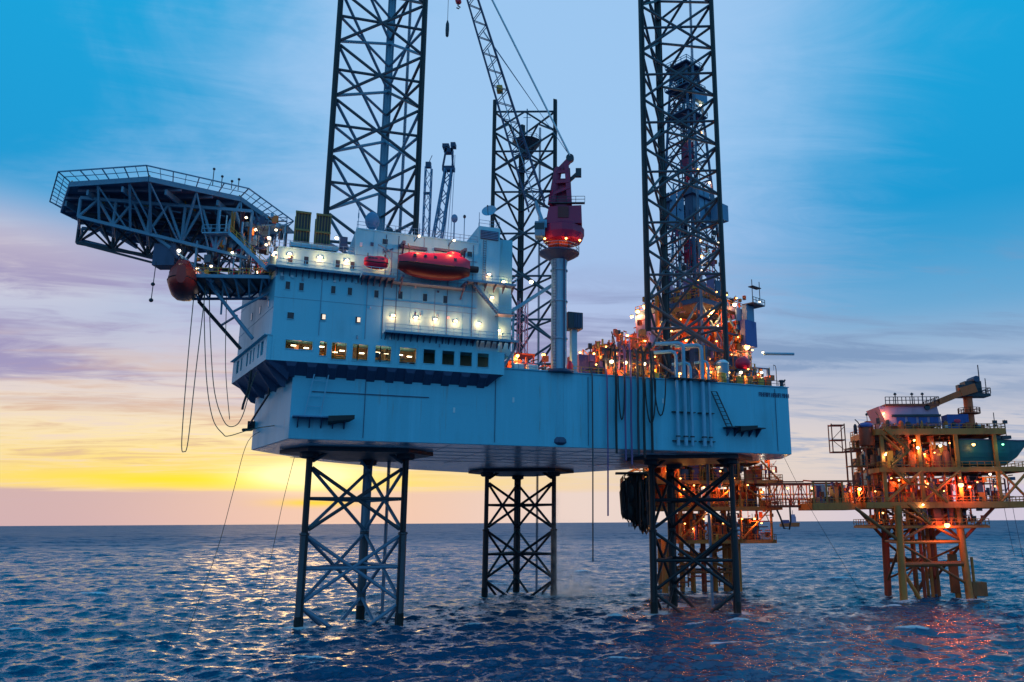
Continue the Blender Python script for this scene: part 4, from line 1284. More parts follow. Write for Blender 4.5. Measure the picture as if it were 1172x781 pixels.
rope([(-58.1, 116, 51), (-58.1, 116, 48.8), (-58.0, 116, 38.3), (-57.7, 116, 27.6), (-57.2, 116, 26.1), (-56.8, 116, 27.6), (-56.7, 116, 37), (-56.5, 116, 48.1), (-56.5, 116, 51)], .07, 'long narrow rope loop hanging under the lifeboat, outermost from the hull', 'ropes looping below the helideck')
rope([(-57.0, 117, 51), (-57.0, 117, 48.4), (-55.6, 117, 37.2), (-54.1, 117, 31), (-52.4, 117, 28.7), (-51.4, 117, 28.4), (-48.9, 119, 29.6), (-47.6, 126, 31)], .07, 'rope curving from the helideck to the hook on the bow corner', 'ropes looping below the helideck')
rope([(-56.7, 118, 51), (-56.7, 118, 48.7), (-54.9, 118, 36.1), (-52.9, 118, 30.7), (-51.3, 118, 29.9), (-50.2, 118, 31.5), (-49.9, 119.5, 36.4), (-49.9, 121, 38.6)], .07, 'rope curving up to the corner of the window band', 'ropes looping below the helideck')
rope([(-54.8, 119, 51), (-54.6, 119, 48.9), (-53.8, 119, 38.8), (-52.5, 119, 31)], .06, 'straight thin rope hanging nearest the bow face', 'ropes looping below the helideck')
single(WF, 'hose', MB().path([(-49.9, 118.9, 38.3), (-50.0, 118.8, 35.6), (-50.6, 118.8, 33.2), (-50.7, 118.8, 32.4)], .17, 6), 'rubber', 'short black hose end below the corner of the window band', 'hose', (-49.9, 118.9, 38.3))
rope([(-52, 132, 31), (-54.1, 130, 28.9), (-55.7, 130, 21.4), (-57.5, 130, 12), (-61, 130, -.3)], .05, 'thin mooring cable from the bow corner down to the sea', 'mooring cables', name='mooring_cable')
rope([(-53.6, 150, 28.6), (-55.1, 150, 20.6), (-56.2, 150, 13), (-58.2, 150, -.3)], .05, 'thin mooring cable beside the left leg down to the sea', 'mooring cables', name='mooring_cable')

# ------------------------------------------------------------------ main crane
cr = thing(WF, 'deck_crane', 'red lattice boom crane on a tall pale blue pedestal', 'crane', (-4.9, 134, 28.6))
part('pedestal', MB().lathe((-4.9, 134, 40.2), [(1.36, 0), (1.34, .5), (1.30, 18.7), (1.45, 19.4), (1.45, 20.6)], 24), 'pipe_blue', cr, True)
part('pedestal_trunk', MB().lathe((-4.9, 134, 29.4), [(1.0, 0), (1.0, 10.8)], 20), 'hull_paint', cr, True)
part('pedestal_foot', MB().lathe((-4.9, 134, 28.0), [(.9, .3), (1.35, .7), (1.3, 1.2), (1.0, 1.6)], 20), 'steel_navy', cr, True)
part('deck_collar', MB().lathe((-4.9, 134, HT - .1), [(1.4, 0), (2.5, .1), (2.5, .5), (1.4, .6)], 20), 'steel_navy', cr)
part('access_ring', MB().lathe((-4.9, 134, 60.6), [(1.4, -.7), (3.2, .3), (3.5, .5), (3.5, .7), (1.3, .72)], 18), 'steel_navy', cr)
railing([(-4.9 + 3.45 * math.cos(a), 134 + 3.45 * math.sin(a), 61.3) for a in [i * math.pi / 6 for i in range(12)]], cr, 'steel_blue', closed=True)
part('slew_ring', MB().lathe((-4.9, 134, 62.0), [(1.5, 0), (1.9, .3), (1.9, .9), (2.6, 1.3)], 20), 'rust', cr)
part('machinery_base', MB().lathe((-4.3, 134, 63.0), [(2.2, 0), (3.3, .3), (3.75, 1.4), (3.75, 2.6), (3.3, 2.9)], 12), 'crane_red', cr)
part('engine_house', MB().add([(-7.1, 131.3, 65.8), (-.9, 131.3, 65.8), (-.9, 136.6, 65.8), (-7.1, 136.6, 65.8), (-6.6, 131.5, 68.9), (-1.0, 131.5, 69.1), (-1.0, 136.4, 69.1), (-6.6, 136.4, 68.9)],
                                [(0, 3, 2, 1), (4, 5, 6, 7), (0, 1, 5, 4), (1, 2, 6, 5), (2, 3, 7, 6), (3, 0, 4, 7)]), 'crane_red', cr)
part('house_door', MB().box(-5.0, 131.24, 66.8, -3.2, 131.38, 68.8), 'boat_dark', cr)
cb = part('cab', MB().box(-8.9, 130.8, 63.4, -7.2, 133, 66.0), 'steel_blue', cr)
part('cab_window', MB().box(-8.96, 130.76, 64.5, -7.3, 132.6, 65.7), 'glass', cb)
for a, b, w in (((-6.2, 132, 69.3), (-5.1, 133, 76.6), .9), ((-3.0, 132, 69.3), (-3.6, 133, 77.4), .8), ((-6.2, 136, 69.3), (-5.1, 135, 76.6), .8), ((-3.0, 136, 69.3), (-3.4, 135, 77.4), .8), ((-5.1, 134, 76.3), (-2.9, 134, 78.8), .9)):
    part('mast_leg', MB().beam(a, b, w), 'crane_red', cr)
for a, b in (((-5.9, 132.1, 71.4), (-3.1, 132.1, 72.6)), ((-5.7, 132.3, 73.6), (-3.2, 132.3, 73.8)), ((-5.4, 132.6, 75.6), (-3.4, 132.6, 75.8))):
    part('mast_brace', MB().beam(a, b, .5), 'crane_red', cr)
part('mast_panel', MB().box(-5.7, 132.8, 69.4, -3.3, 135.2, 74.6), 'crane_red', cr)
part('mast_arm', MB().beam((-3.2, 134, 74.6), (-1.3, 134, 76.4), .35, .6).box(-2.0, 133.6, 75.4, -1.0, 134.4, 76.9), 'steel_dark', cr)
part('mast_platform', MB().box(-6.6, 131.2, 69.4, -.4, 131.9, 69.55).box(-7.8, 132, 72.0, -5.6, 133, 72.15), 'steel_dark', cr)
railing([(-6.6, 131.2, 69.5), (-.4, 131.2, 69.5)], cr, 'steel_dark')
part('sheave', MB().tube((-3.0, 133.5, 78.9), (-3.0, 134.5, 78.9), .7, 12), 'steel_dark', cr)
bf, bt_ = Vector((-7.6, 132.6, 65.6)), Vector((-25.9, 131, 126.5))
bm = part('boom_foot', MB().beam(bf + Vector((.2, -1.1, 0)), bf + (bt_ - bf) * .07 + Vector((0, -1.0, 0)), .5).beam(bf + Vector((.2, 1.1, 0)), bf + (bt_ - bf) * .07 + Vector((0, 1.0, 0)), .5).box(-8.2, 131.2, 65.0, -6.9, 134, 66.4), 'pipe_blue', cr)
truss('boom', bf + (bt_ - bf) * .06, bt_, cr, 'steel_navy', (3.0, 1.4), (3.0, 1.4), 36, .14, up=(0, 1, 0), brace='boom_lacing', chord='boom_chord')
part('boom_ladder', MB().beam(bf + (bt_ - bf) * .08, bf + (bt_ - bf) * .55, .5, .12), 'pipe_blue', cr)
part('boom_joint', MB().box(-15.9, 131.0, 90.6, -14.9, 132.4, 91.6), 'yellow', cr)
g0 = Vector((-3.0, 134, 79.2)); g1 = bt_ + Vector((.5, 0, 0))
for k in range(6):
    dz = Vector((.02 * k, (k - 2.5) * .22, .16 * (k % 3)))
    rod('pendant', g0 + dz, g1 + dz, .1, 'white', cr)
    if k < 3:
        rod('pendant', g0 + dz * .5, bf + (bt_ - bf) * .6 + Vector((0, (k - 1) * .4, .5)), .04, 'steel_blue', cr)
part('hoist_line', MB().tube((-25.2, 132, 126), (-25.15, 132, 105), .045).tube((-23.3, 132, 118.5), (-23.3, 132, 110.6), .06), 'steel_dark', cr)
hk = part('hook_block', MB().lathe((-25.15, 132, 103.2), [(.15, -1.4), (.28, -1.2), (.34, 0), (.3, 1.2), (.1, 1.9)], 10), 'steel_dark', cr, True)
hk = part('main_block', MB().box(-23.75, 131.6, 109.2, -22.95, 132.4, 111.3).tube((-23.35, 131.5, 109.2), (-23.35, 132.5, 109.2), .55, 12), 'boat_red', cr)
part('hook', MB().path([(-23.35, 132, 108.8), (-23.35, 132, 108.1), (-22.95, 132, 107.8), (-23.2, 132, 107.5), (-23.6, 132, 107.7)], .12, 6), 'steel_dark', hk)
for p in ((-7.2, 131.0, 62.9), (-3.6, 130.9, 62.9), (-1.3, 131.6, 62.8)):
    flood(p, cr, ORANGE, 'lamp_orange', 60, .2)
# pedestal fittings: ladder, flanges, cable tray
mb = MB()
for k in (-.25, .25):
    mb.beam((-5.6 + k, 132.62, 41), (-5.6 + k, 132.62, 60.2), .07)
for i in range(38):
    mb.beam((-5.85, 132.62, 41.2 + i * .5), (-5.35, 132.62, 41.2 + i * .5), .05)
part('ladder', mb, 'steel_navy', cr)
for z in (46.0, 52.5, 58.0):
    part('flange', MB().lathe((-4.9, 134, z), [(1.3, 0), (1.5, .03), (1.5, .22), (1.3, .25)], 24), 'pipe_blue', cr)
part('cable_tray', MB().box(-4.1, 132.72, 40.9, -3.8, 132.84, 60), 'steel_navy', cr)
# gangway arm and lamp towards the stair tower
gb = thing(WF, 'boom_rest', 'pale blue boom rest arm reaching from the tower towards the pedestal', 'boom rest', (-9, 134, 53))
part('arm', MB().beam((-14.6, 132.6, 49.5), (-5.6, 135, 56.2), .7, .55), 'pipe_blue', gb)
part('post', MB().beam((-12.6, 134, HT), (-12.6, 134, 51), .35), 'pipe_blue', gb)
flood((-9.6, 133.4, 56.0), gb, (1, .8, .45), 'lamp_warm', 60, .36)

# small crane far side
sc_ = thing(WF, 'small_crane', 'small blue lattice crane behind the roof beside the left leg', 'crane', (-34.6, 175, HT))
part('pedestal', MB().lathe((-34.6, 175, HT), [(1.2, 0), (1.2, 30), (1.8, 31), (1.8, 34)], 12), 'mid_blue', sc_)
truss('boom', (-34.6, 175, 73), (-31.9, 175, 95.5), sc_, 'mid_blue', (2.1, 1.5), (2.1, 1.5), 10, .2, up=(0, 1, 0))
part('boom_head', MB().box(-33.3, 174.2, 95.2, -30.5, 175.8, 96.2).beam((-33.1, 174.3, 96), (-32.4, 174.3, 101), .4).beam((-30.8, 174.3, 96), (-31.2, 174.3, 101), .4).box(-33.0, 174.1, 99.6, -31.0, 175.9, 100.6).box(-33.4, 174.1, 100.8, -31.9, 175.9, 101.7).box(-31.5, 174.1, 101, -30.4, 175.9, 102), 'steel_navy', sc_)
for dx in (1.2, 1.7, 2.3):
    rod('hoist_line', (-31.6 + dx * .5, 174.6, 99), (-34.4 + dx * 1.5, 174.6, 72), .06, 'mid_blue', sc_)
sm = thing(WF, 'lattice_mast', 'slim lattice mast left of the small blue crane', 'mast', (-36.9, 176, HT), 'slim lattice masts')
truss('mast', (-36.9, 176, HT), (-36.7, 176, 96.5), sm, 'mid_blue', 1.4, 1.4, 20, .13, up=(0, 1, 0))
part('top_fitting', MB().box(-37.4, 175.5, 96.5, -36.2, 176.5, 97.8).beam((-36.8, 176, 97.6), (-36.0, 176, 99.6), .12), 'steel_navy', sm)
part('cross_arm', MB().beam((-37.6, 175.6, 90), (-36, 175.6, 90), .5), 'steel_navy', sm)
pm = thing(HF, 'lattice_mast', 'pinkish lattice mast with an orange lamp left of the crane pedestal', 'mast', (39.5, 14, HT), 'slim lattice masts')
truss('mast', (39.5, 14, HT), (39.5, 14, 56.2), pm, 'pink_tarp', 1.5, 1.5, 9, .1, up=(0, 1, 0))
flood((40.1, 2.4, 50.4), cr, (1, .55, .15), 'lamp_orange', 220, .5)

# ------------------------------------------------------------------ derrick, drill floor and cantilever
dr = thing(CF, 'derrick', 'drilling derrick with wind walls standing behind the black right leg', 'derrick', (0, 0, 67))
def dcor(k, z):
    h = 6.0 - 3.5 * (z - 67) / 66
    return Vector((h * (-1, 1, 1, -1)[k], h * (-1, -1, 1, 1)[k], z))
ZS = [67, 75, 82.5, 89.5, 96, 102, 107.6, 112.8, 117.6, 122, 126, 129.6, 133]
for k in range(4):
    rod('derrick_leg', dcor(k, 67), dcor(k, 133), .34, 'steel_navy', dr)
    k2 = (k + 1) % 4
    for a, b in zip(ZS[:-1], ZS[1:]):
        rod('girt', dcor(k, b), dcor(k2, b), .17, 'steel_navy', dr)
        rod('diagonal_brace', dcor(k, a), dcor(k2, b), .16, 'steel_navy', dr)
        rod('diagonal_brace', dcor(k2, a), dcor(k, b), .16, 'steel_navy', dr)
for k, (z0, z1, n) in {0: (88.5, 99, 4), 3: (88.5, 99, 4), 2: (89, 97, 3)}.items():
    k2 = (k + 1) % 4
    for i in range(n):                                          # wind-wall panels round the racking board
        a0, a1 = dcor(k, z0).lerp(dcor(k2, z0), i / n + .01), dcor(k, z0).lerp(dcor(k2, z0), (i + 1) / n - .01)
        zz = z1 - rng.uniform(0, 2.5)
        b0, b1 = dcor(k, zz).lerp(dcor(k2, zz), i / n + .01), dcor(k, zz).lerp(dcor(k2, zz), (i + 1) / n - .01)
        nrm = Vector(((a0 + a1).x, (a0 + a1).y, 0)).normalized() * .35
        part('wind_wall', MB().add([a0 + nrm, a1 + nrm, b1 + nrm, b0 + nrm, a0 + nrm * 1.25, a1 + nrm * 1.25, b1 + nrm * 1.25, b0 + nrm * 1.25], [(0, 3, 2, 1), (4, 5, 6, 7), (0, 1, 5, 4), (1, 2, 6, 5), (2, 3, 7, 6), (3, 0, 4, 7)]), 'mid_blue' if i % 3 else 'steel_navy', dr)
part('racking_board', MB().box(-5.6, -5.6, 95.2, 5.6, -1.5, 95.5).box(-5.6, 1.5, 95.2, 5.6, 5.6, 95.5), 'steel_navy', dr)
part('cabin', MB().box(1.5, -8.6, 89.4, 4.8, -5.6, 93.6), 'mid_blue', dr)
for z, h in ((119, 4.0), (126.5, 3.8), (133, 3.6)):
    part('crown_platform', MB().box(-h, -h, z, h, h, z + .35), 'steel_navy', dr)
    railing([(-h, -h, z + .35), (h, -h, z + .35), (h, h, z + .35), (-h, h, z + .35)], dr, 'steel_blue', 1.3, 1.6, closed=True, r=.07)
part('crown_block', MB().box(-2.6, -2.2, 129.9, 2.6, 2.2, 132.4), 'steel_dark', dr)
part('crown_frame', MB().beam((-3, -3, 119.3), (2.6, -2.6, 127), .4).beam((-3, 3, 119.3), (2.6, 2.6, 127), .4).box(-1.5, -4.6, 122.5, 3.4, -3.4, 125), 'mid_blue', dr)
part('travelling_block', MB().box(-1.2, -1.0, 108, 1.2, 1.0, 112.5).box(-1.6, -1.2, 103.8, 1.6, 1.2, 107.2).lathe((0, 0, 101.8), [(.3, 0), (.7, .6), (.7, 2.0)], 10), 'crane_red', dr)
for k in range(6):
    rod('drill_line', (-.9 + .36 * k, 0, 112.5), (-1.2 + .48 * k, 0, 130), .06, 'steel_dark', dr)
for i in range(26):                                             # stands of drill pipe racked in the derrick
    x = -4.6 + .36 * (i % 13); y = (2.0 if i < 13 else -3.8) + .3 * (i % 3)
    rod('drill_pipe', (x, y, 67.5), (x * .93, y * .9, 95 + (i % 4) * .6), .11, 'steel_dark' if i % 4 else 'pipe_blue', dr)
part('top_drive', MB().box(-1.1, -1.3, 79.5, 1.1, 1.3, 85.5).box(-.6, -.6, 77.5, .6, .6, 79.5), 'crane_red', dr)
for x, y in ((-3.0, -5.4), (1.0, -5.5), (-5.4, -.5), (-5.4, 2.4)):
    rod('standpipe', (x, y, 67), (x * .72, y * .72, 100), .22, 'pipe_blue', dr)
for p, c, m, pw, r_ in (((-4.6, -5.4, 72.5), ORANGE, 'lamp_orange', 500, .5), ((-2.2, -5.0, 79.5), (1, .55, .2), 'lamp_orange', 300, .38), ((-2.4, -4.8, 83.6), (1, .6, .25), 'lamp_orange', 260, .34), ((3.4, -4.2, 100.8), WARM, 'lamp_warm', 120, .3),
                        ((-1.0, -4.0, 103.2), (1, .6, .25), 'lamp_orange', 120, .28), ((1.8, -3.6, 122.2), (1, .9, .5), 'lamp_warm', 60, .3), ((4.6, -5.2, 84.6), WARM, 'lamp_warm', 90, .26), ((5.2, -5.6, 76.0), WARM, 'lamp_warm', 90, .26), ((-3.4, -5.6, 75.6), WARM, 'lamp_warm', 120, .26), ((2.4, -3.0, 114.8), (1, .6, .25), 'lamp_orange', 60, .25)):
    flood(p, dr, c, m, pw, r_)

clutter(dr, -5.2, 5.2, -5.6, -3.5, 67, 92, 110, ('steel_navy', 'steel_dark', 'rust', 'crane_red', 'steel_dark'), r=(.08, .22), seed=41)
clutter(dr, -5.6, -3.5, -5.2, 5.2, 67, 92, 110, ('steel_navy', 'steel_dark', 'purple', 'crane_red', 'steel_dark'), r=(.08, .22), seed=42)
clutter(dr, -3.4, 3.4, -3.8, 3, 96, 128, 90, ('steel_navy', 'steel_dark', 'crane_red', 'steel_dark'), r=(.08, .2), seed=43)
for i in range(3):
    part('wind_wall', MB().box(-5.0 + i * 3.4, -5.9, 67.2, -2.0 + i * 3.4, -5.75, 72.6 + (i * 2 % 3) * 1.5), ('steel_navy', 'purple', 'steel_navy')[i], dr)
    part('wind_wall', MB().box(-5.9, -5.0 + i * 3.4, 67.2, -5.75, -2.0 + i * 3.4, 73.6 - (i * 2 % 3) * 1.5), ('purple', 'steel_navy', 'steel_navy')[i], dr)
df = thing(CF, 'drill_floor', 'orange lit drill floor and substructure behind the foot of the right leg', 'drill floor', (0, 0, 55))
part('floor', MB().box(-10, -10, 65.6, 10, 10, 66.8), 'steel_navy', df)
part('lower_floor', MB().box(-10, -10, 54.6, 10, 10, 55.4), 'steel_navy', df)
for x, y in ((-9.4, -9.4), (9.4, -9.4), (9.4, 9.4), (-9.4, 9.4), (0, -9.4), (-9.4, 0), (0, 9.4), (9.4, 0)):
    rod('post', (x, y, 44), (x, y, 65.6), .9, 'steel_navy', df, 'box', .9)
for (a, b) in (((-9.4, -9.6), (0, -9.6)), ((0, -9.6), (9.4, -9.6)), ((-9.6, 9.4), (-9.6, 0)), ((-9.6, 0), (-9.6, -9.4))):
    rod('diagonal_brace', (*a, 55.4), (*b, 65.6), .3, 'steel_blue', df)
    rod('diagonal_brace', (*b, 55.4), (*a, 65.6), .3, 'steel_blue', df)
railing([(-10, 10, 66.8), (-10, -10, 66.8), (10, -10, 66.8)], df, 'ochre', 1.3, 1.4, r=.07)
part('tarpaulin_wall', MB().add([(-10.2, 9.9, 57.6), (-10.4, 3.4, 57.2), (-10.2, 3.3, 65.2), (-10.2, 9.9, 65.8), (-9.9, 9.9, 57.6), (-10.0, 3.4, 57.2), (-9.9, 3.3, 65.2), (-9.9, 9.9, 65.8)], [(0, 1, 2, 3), (7, 6, 5, 4), (0, 4, 5, 1), (1, 5, 6, 2), (2, 6, 7, 3), (3, 7, 4, 0)]), 'pink_tarp', df)
part('wind_wall', MB().box(6.4, -10.6, 58.5, 10.4, -10.1, 66.4), 'mid_blue', df)
part('wind_wall', MB().box(3.6, -10.5, 61.2, 6.3, -10.12, 66.5), 'mid_blue', df)
part('cabin', MB().box(4.4, -12.2, 57.2, 9.2, -10.7, 63.5), 'blue_box', df)
part('cabin', MB().box(5.6, -12.0, 63.6, 8.8, -10.7, 67.4), 'mid_blue', df)
part('white_panel', MB().box(5.6, -10.75, 62.6, 6.2, -10.62, 65.2), 'white', df)
part('gallery', MB().box(6, -13.8, 67.5, 11, -10.6, 67.8).box(7.4, -13.0, 72.2, 11, -11.6, 72.4), 'steel_dark', df)
for x in (7.6, 10.8):
    rod('gallery_post', (x, -12.6, 67.8), (x, -12.6, 74), .1, 'steel_dark', df)
railing([(6, -13.8, 67.8), (11, -13.8, 67.8)], df, 'steel_dark', 1.3, 1.2, r=.06)
part('vent_pipe', MB().tube((10, -13.4, 55.6), (17, -17.4, 55.9), .35, 8), 'pipe_blue', df)
for x0_, y0_, x1_, y1_ in ((-9.5, 8.8, -1, 9.2), (0.5, 8.8, 9.2, 9.2), (8.8, -9.2, 9.2, -1), (8.8, .5, 9.2, 8.7), (-3, 1, 4, 1.4), (1, -4, 1.4, 3)):
    part('back_wall', MB().box(x0_, y0_, 55.5, x1_, y1_, 64.9), 'rust', df)
for i in range(26):
    a = -9.2 + 18 * rng.random(); z0 = rng.uniform(46, 62)
    if i % 2:
        rod('pipe', (a, -9.0 + rng.uniform(0, 1.5), z0), (a + rng.uniform(-3, 3), -9.0, z0 + rng.uniform(1.5, 5)), .16, 'orange' if i % 3 else 'steel_dark', df)
    else:
        rod('pipe', (-9.0 + rng.uniform(0, 1.5), a, z0), (-9.0, a + rng.uniform(-3, 3), z0 + rng.uniform(1.5, 5)), .16, 'rust' if i % 3 else 'steel_dark', df)
for i in range(30):
    a = rng.uniform(-9.2, 7.5); w = rng.uniform(.6, 2.2); h = rng.uniform(1, 4); z0 = rng.uniform(45, 50)
    x_, y_ = (a, -9.4) if i % 2 else (-9.4, a)
    part('machine', MB().box(x_, y_, z0, x_ + w, y_ + w, z0 + h), ('rust', 'steel_navy', 'orange', 'steel_dark', 'purple')[i % 5], df)
for i in range(70):                                             # tanks, pumps, pipes on both floors
    side = i % 2
    a = rng.uniform(-9.2, 8.6); dpt = rng.uniform(-9.8, -6.5)
    z0 = (55.4, 66.8, 55.4)[i % 3]; h = rng.uniform(.8, 4.2) if z0 < 60 else rng.uniform(.8, 2.8); w = rng.uniform(.4, 1.7)
    x, y = (a, dpt) if side else (dpt, a)
    mb = MB()
    if i % 4 == 0:
        mb.lathe((x, y, z0), [(w * .5, 0), (w * .55, h * .1), (w * .55, h * .85), (w * .25, h)], 10)
    elif i % 4 == 1:
        mb.path([(x, y, z0), (x, y, z0 + h), (x + (1.6 if side else 0), y + (0 if side else 1.6), z0 + h), (x + (1.6 if side else 0), y + (0 if side else 1.6), z0 + h * .3)], .14, 6)
    else:
        mb.box(x, y, z0, x + w, y + w, z0 + h)
    part(('tank', 'pipe', 'machine', 'machine')[i % 4], mb, ('orange', 'steel_dark', 'rust', 'yellow', 'steel_navy', 'pink_tarp', 'orange')[i % 7], df)
part('stair', MB().beam((-10.6, -9.0, 55.6), (-10.6, -1.0, 65.6), .9, .3), 'ochre', df)
part('ochre_post', MB().beam((-10.4, 2.7, 55), (-10.4, 2.7, 69.6), .7), 'ochre', df)
for p, c, m, pw, r_ in (((-6.5, -10.6, 63.8), ORANGE, 'lamp_orange', 2600, .72), ((6.0, -11.4, 57.0), (1, .3, .06), 'lamp_orange', 1800, .7), ((-10.8, 8.6, 66.6), (1, .55, .2), 'lamp_orange', 500, .5), ((-10.8, 6.4, 67.4), (1, .55, .2), 'lamp_orange', 500, .5), ((-11.0, 10.4, 65.6), (1, .45, .15), 'lamp_orange', 300, .4),
                        ((2.5, -10.8, 67.0), WARM, 'lamp_warm', 350, .5), ((-10.8, 7.5, 56.2), ORANGE, 'lamp_orange', 500, .4), ((-10.6, -6.0, 57.0), ORANGE, 'lamp_orange', 700, .32), ((0, -7.5, 62), ORANGE, 'lamp_orange', 1200, .25), ((-7.5, 2, 62), ORANGE, 'lamp_orange', 1200, .25), ((10.9, -12.6, 56.2), (.95, 1, .5), 'lamp_warm', 80, .3), ((9, -13.6, 68.4), (.95, 1, .6), 'lamp_warm', 60, .26)):
    flood(p, df, c, m, pw, r_)
clutter(df, -10.6, 10, -11.2, -9.2, 45, 65, 150, ('rust', 'orange', 'steel_dark', 'steel_navy', 'ochre', 'purple', 'steel_dark'), seed=3)
clutter(df, -11.2, -9.2, -10, 10, 45, 65, 130, ('rust', 'orange', 'steel_dark', 'steel_navy', 'pink_tarp', 'rust'), seed=4)
clutter(df, -9.5, 9.5, -10, -6, 66.8, 70.5, 60, ('ochre', 'orange', 'steel_dark', 'yellow'), seed=5)
clutter(df, -10, -6, -9.5, 9.5, 66.8, 70.5, 60, ('ochre', 'orange', 'steel_dark', 'pink_tarp'), seed=6)
for y_, z_ in ((-9.9, 49.6), (-9.9, 59.8)):
    rod('girder', (-10, y_, z_), (10, y_, z_), .5, 'steel_navy', df, 'box', .4)
    rod('girder', (y_, -10, z_), (y_, 10, z_), .5, 'steel_navy', df, 'box', .4)
bulbs(df, [(-9 + 2.9 * i, -11.3, 52 + (i * 7 % 5) * 2.3) for i in range(7)] + [(-11.3, -8 + 2.8 * i, 50.5 + (i * 5 % 6) * 2.3) for i in range(7)] + [(-8 + 4 * i, -10.4, 69) for i in range(4)])
for p in ((-9.5, -11.6, 49), (3, -11.6, 50), (-11.6, 5, 50), (-11.8, -2, 60.5), (8, -11.8, 52)):
    flood(p, df, (1, .36, .07), 'lamp_orange', 900, .24)
cn = thing(CF, 'cantilever', 'heavy cantilever girders carrying the drill floor beyond the hull edge', 'cantilever', (-20, 0, 44))
for y in (-8.4, 8.4):
    part('girder', MB().box(-19, y - .5, 44.2, 9.5, y + .5, 50.8), 'steel_navy', cn)
    for i in range(8):
        part('stiffener', MB().box(-18 + i * 3.4, y - .8, 44.3, -17.8 + i * 3.4, y + .8, 50.7), 'steel_navy', cn)
for i in range(4):
    part('cross_beam', MB().box(-18 + i * 7, -7.9, 44.6, -17.4 + i * 7, 7.9, 46.2), 'steel_navy', cn)
part('pipe_deck', MB().box(-19, -9, 50.8, -10.6, 9, 51.2), 'steel_dark', cn)

# ------------------------------------------------------------------ things on the main deck
def deck_lamp(s_, t_, z, col, mat, pw, r, label):
    e = thing(HF, 'deck_light', label, 'lamp post', (s_, t_, HT), 'lamp posts along the hull edge')
    part('post', MB().tube((s_, t_ + .3, HT), (s_, t_ + .3, z + .6), .08, 6), 'steel_dark', e)
    flood((s_, t_, z), e, col, mat, pw, r)


def container(s_, t_, w, d_, h, mat, label, z0=HT, ribs=True, cat='container', fr=HF):
    e = thing(fr, 'shipping_container' if cat == 'container' else cat.replace(' ', '_'), label, cat, (s_ + w / 2, t_, z0))
    part('body', MB().box(s_, t_, z0 + .1, s_ + w, t_ + d_, z0 + h), mat, e)
    mb = MB()
    for q in (s_, s_ + w - .18):
        mb.box(q, t_ - .05, z0, q + .18, t_ - .002, z0 + h + .05)
    mb.box(s_, t_ - .045, z0, s_ + w, t_ - .002, z0 + .2).box(s_, t_ - .045, z0 + h - .15, s_ + w, t_ - .002, z0 + h + .04)
    part('frame', mb, mat, e)
    if ribs:
        n = max(4, int(w / .4))
        for i in range(n):
            q = s_ + .25 + (w - .5) * i / (n - 1)
            part('rib', MB().box(q - .06, t_ - .03, z0 + .2, q + .06, t_ - .001, z0 + h - .15), mat, e)
    return e


container(34.6, 7, 2.6, 2.6, 3.0, 'orange', 'orange container standing at the end of the accommodation block')
container(37.8, 9, 2.2, 2.4, 2.4, 'orange', 'smaller orange container beside the crane pedestal')
single(HF, 'canopy_frame', MB().box(34, 8.2, 44.6, 40, 12, 44.9).beam((34.2, 8.4, HT), (34.2, 8.4, 44.6), .25).beam((39.8, 8.4, HT), (39.8, 8.4, 44.6), .25), 'rust', 'low rusty canopy over the orange containers', 'canopy', (37, 8.4, HT))
for s_, lab in ((34.7, 'white and blue drum in front of the orange container'), (37.2, 'white and blue drum nearer the crane pedestal')):
    e = thing(HF, 'liquid_tank', lab, 'tank', (s_ + .8, 4, HT), 'pair of drums on the deck')
    part('body', MB().path([(s_, 4, HT + 1.1), (s_ + .05, 4, HT + 1.1), (s_ + 1.7, 4, HT + 1.1), (s_ + 1.75, 4, HT + 1.1)], .75, 14), 'white', e, True)
    part('cradle', MB().box(s_ + .1, 3.4, HT, s_ + 1.6, 4.6, HT + .7), 'blue_box', e)
ex = thing(HF, 'exhaust_stack', 'pale exhaust post with a dark square louvred head', 'exhaust stack', (45.2, 3, HT))
part('post', MB().box(44.7, 2.5, HT, 45.7, 3.5, 48.6), 'pipe_blue', ex)
part('head', MB().box(43.8, 1.8, 48.5, 46.5, 4.2, 51.4), 'steel_dark', ex)
for i in range(5):
    part('louver_slat', MB().box(44.9 + i * .3, 1.68, 48.7, 45.06 + i * .3, 1.797, 51.2), 'steel_navy', ex)
part('head_side', MB().box(43.72, 1.9, 48.6, 43.797, 4.1, 51.3), 'boat_dark', ex)
single(HF, 'foam_monitor', MB().lathe((44.1, 1.8, HT), [(.55, 0), (.6, 1.6), (.4, 2.1), (.15, 2.5)], 10), 'boat_red', 'rounded red hydrant at the foot of the exhaust post', 'hydrant', (44.1, 1.8, HT), None, True)
container(46.6, 4, 3.1, 2.6, 4.2, 'purple', 'purple skid container right of the exhaust post')
container(50.3, 5, 3.6, 3, 3.2, 'steel_navy', 'navy generator skid behind the hanging hoses')
container(55, 6, 4, 3, 4.6, 'purple', 'tall dim purple skid behind the hose gantry')
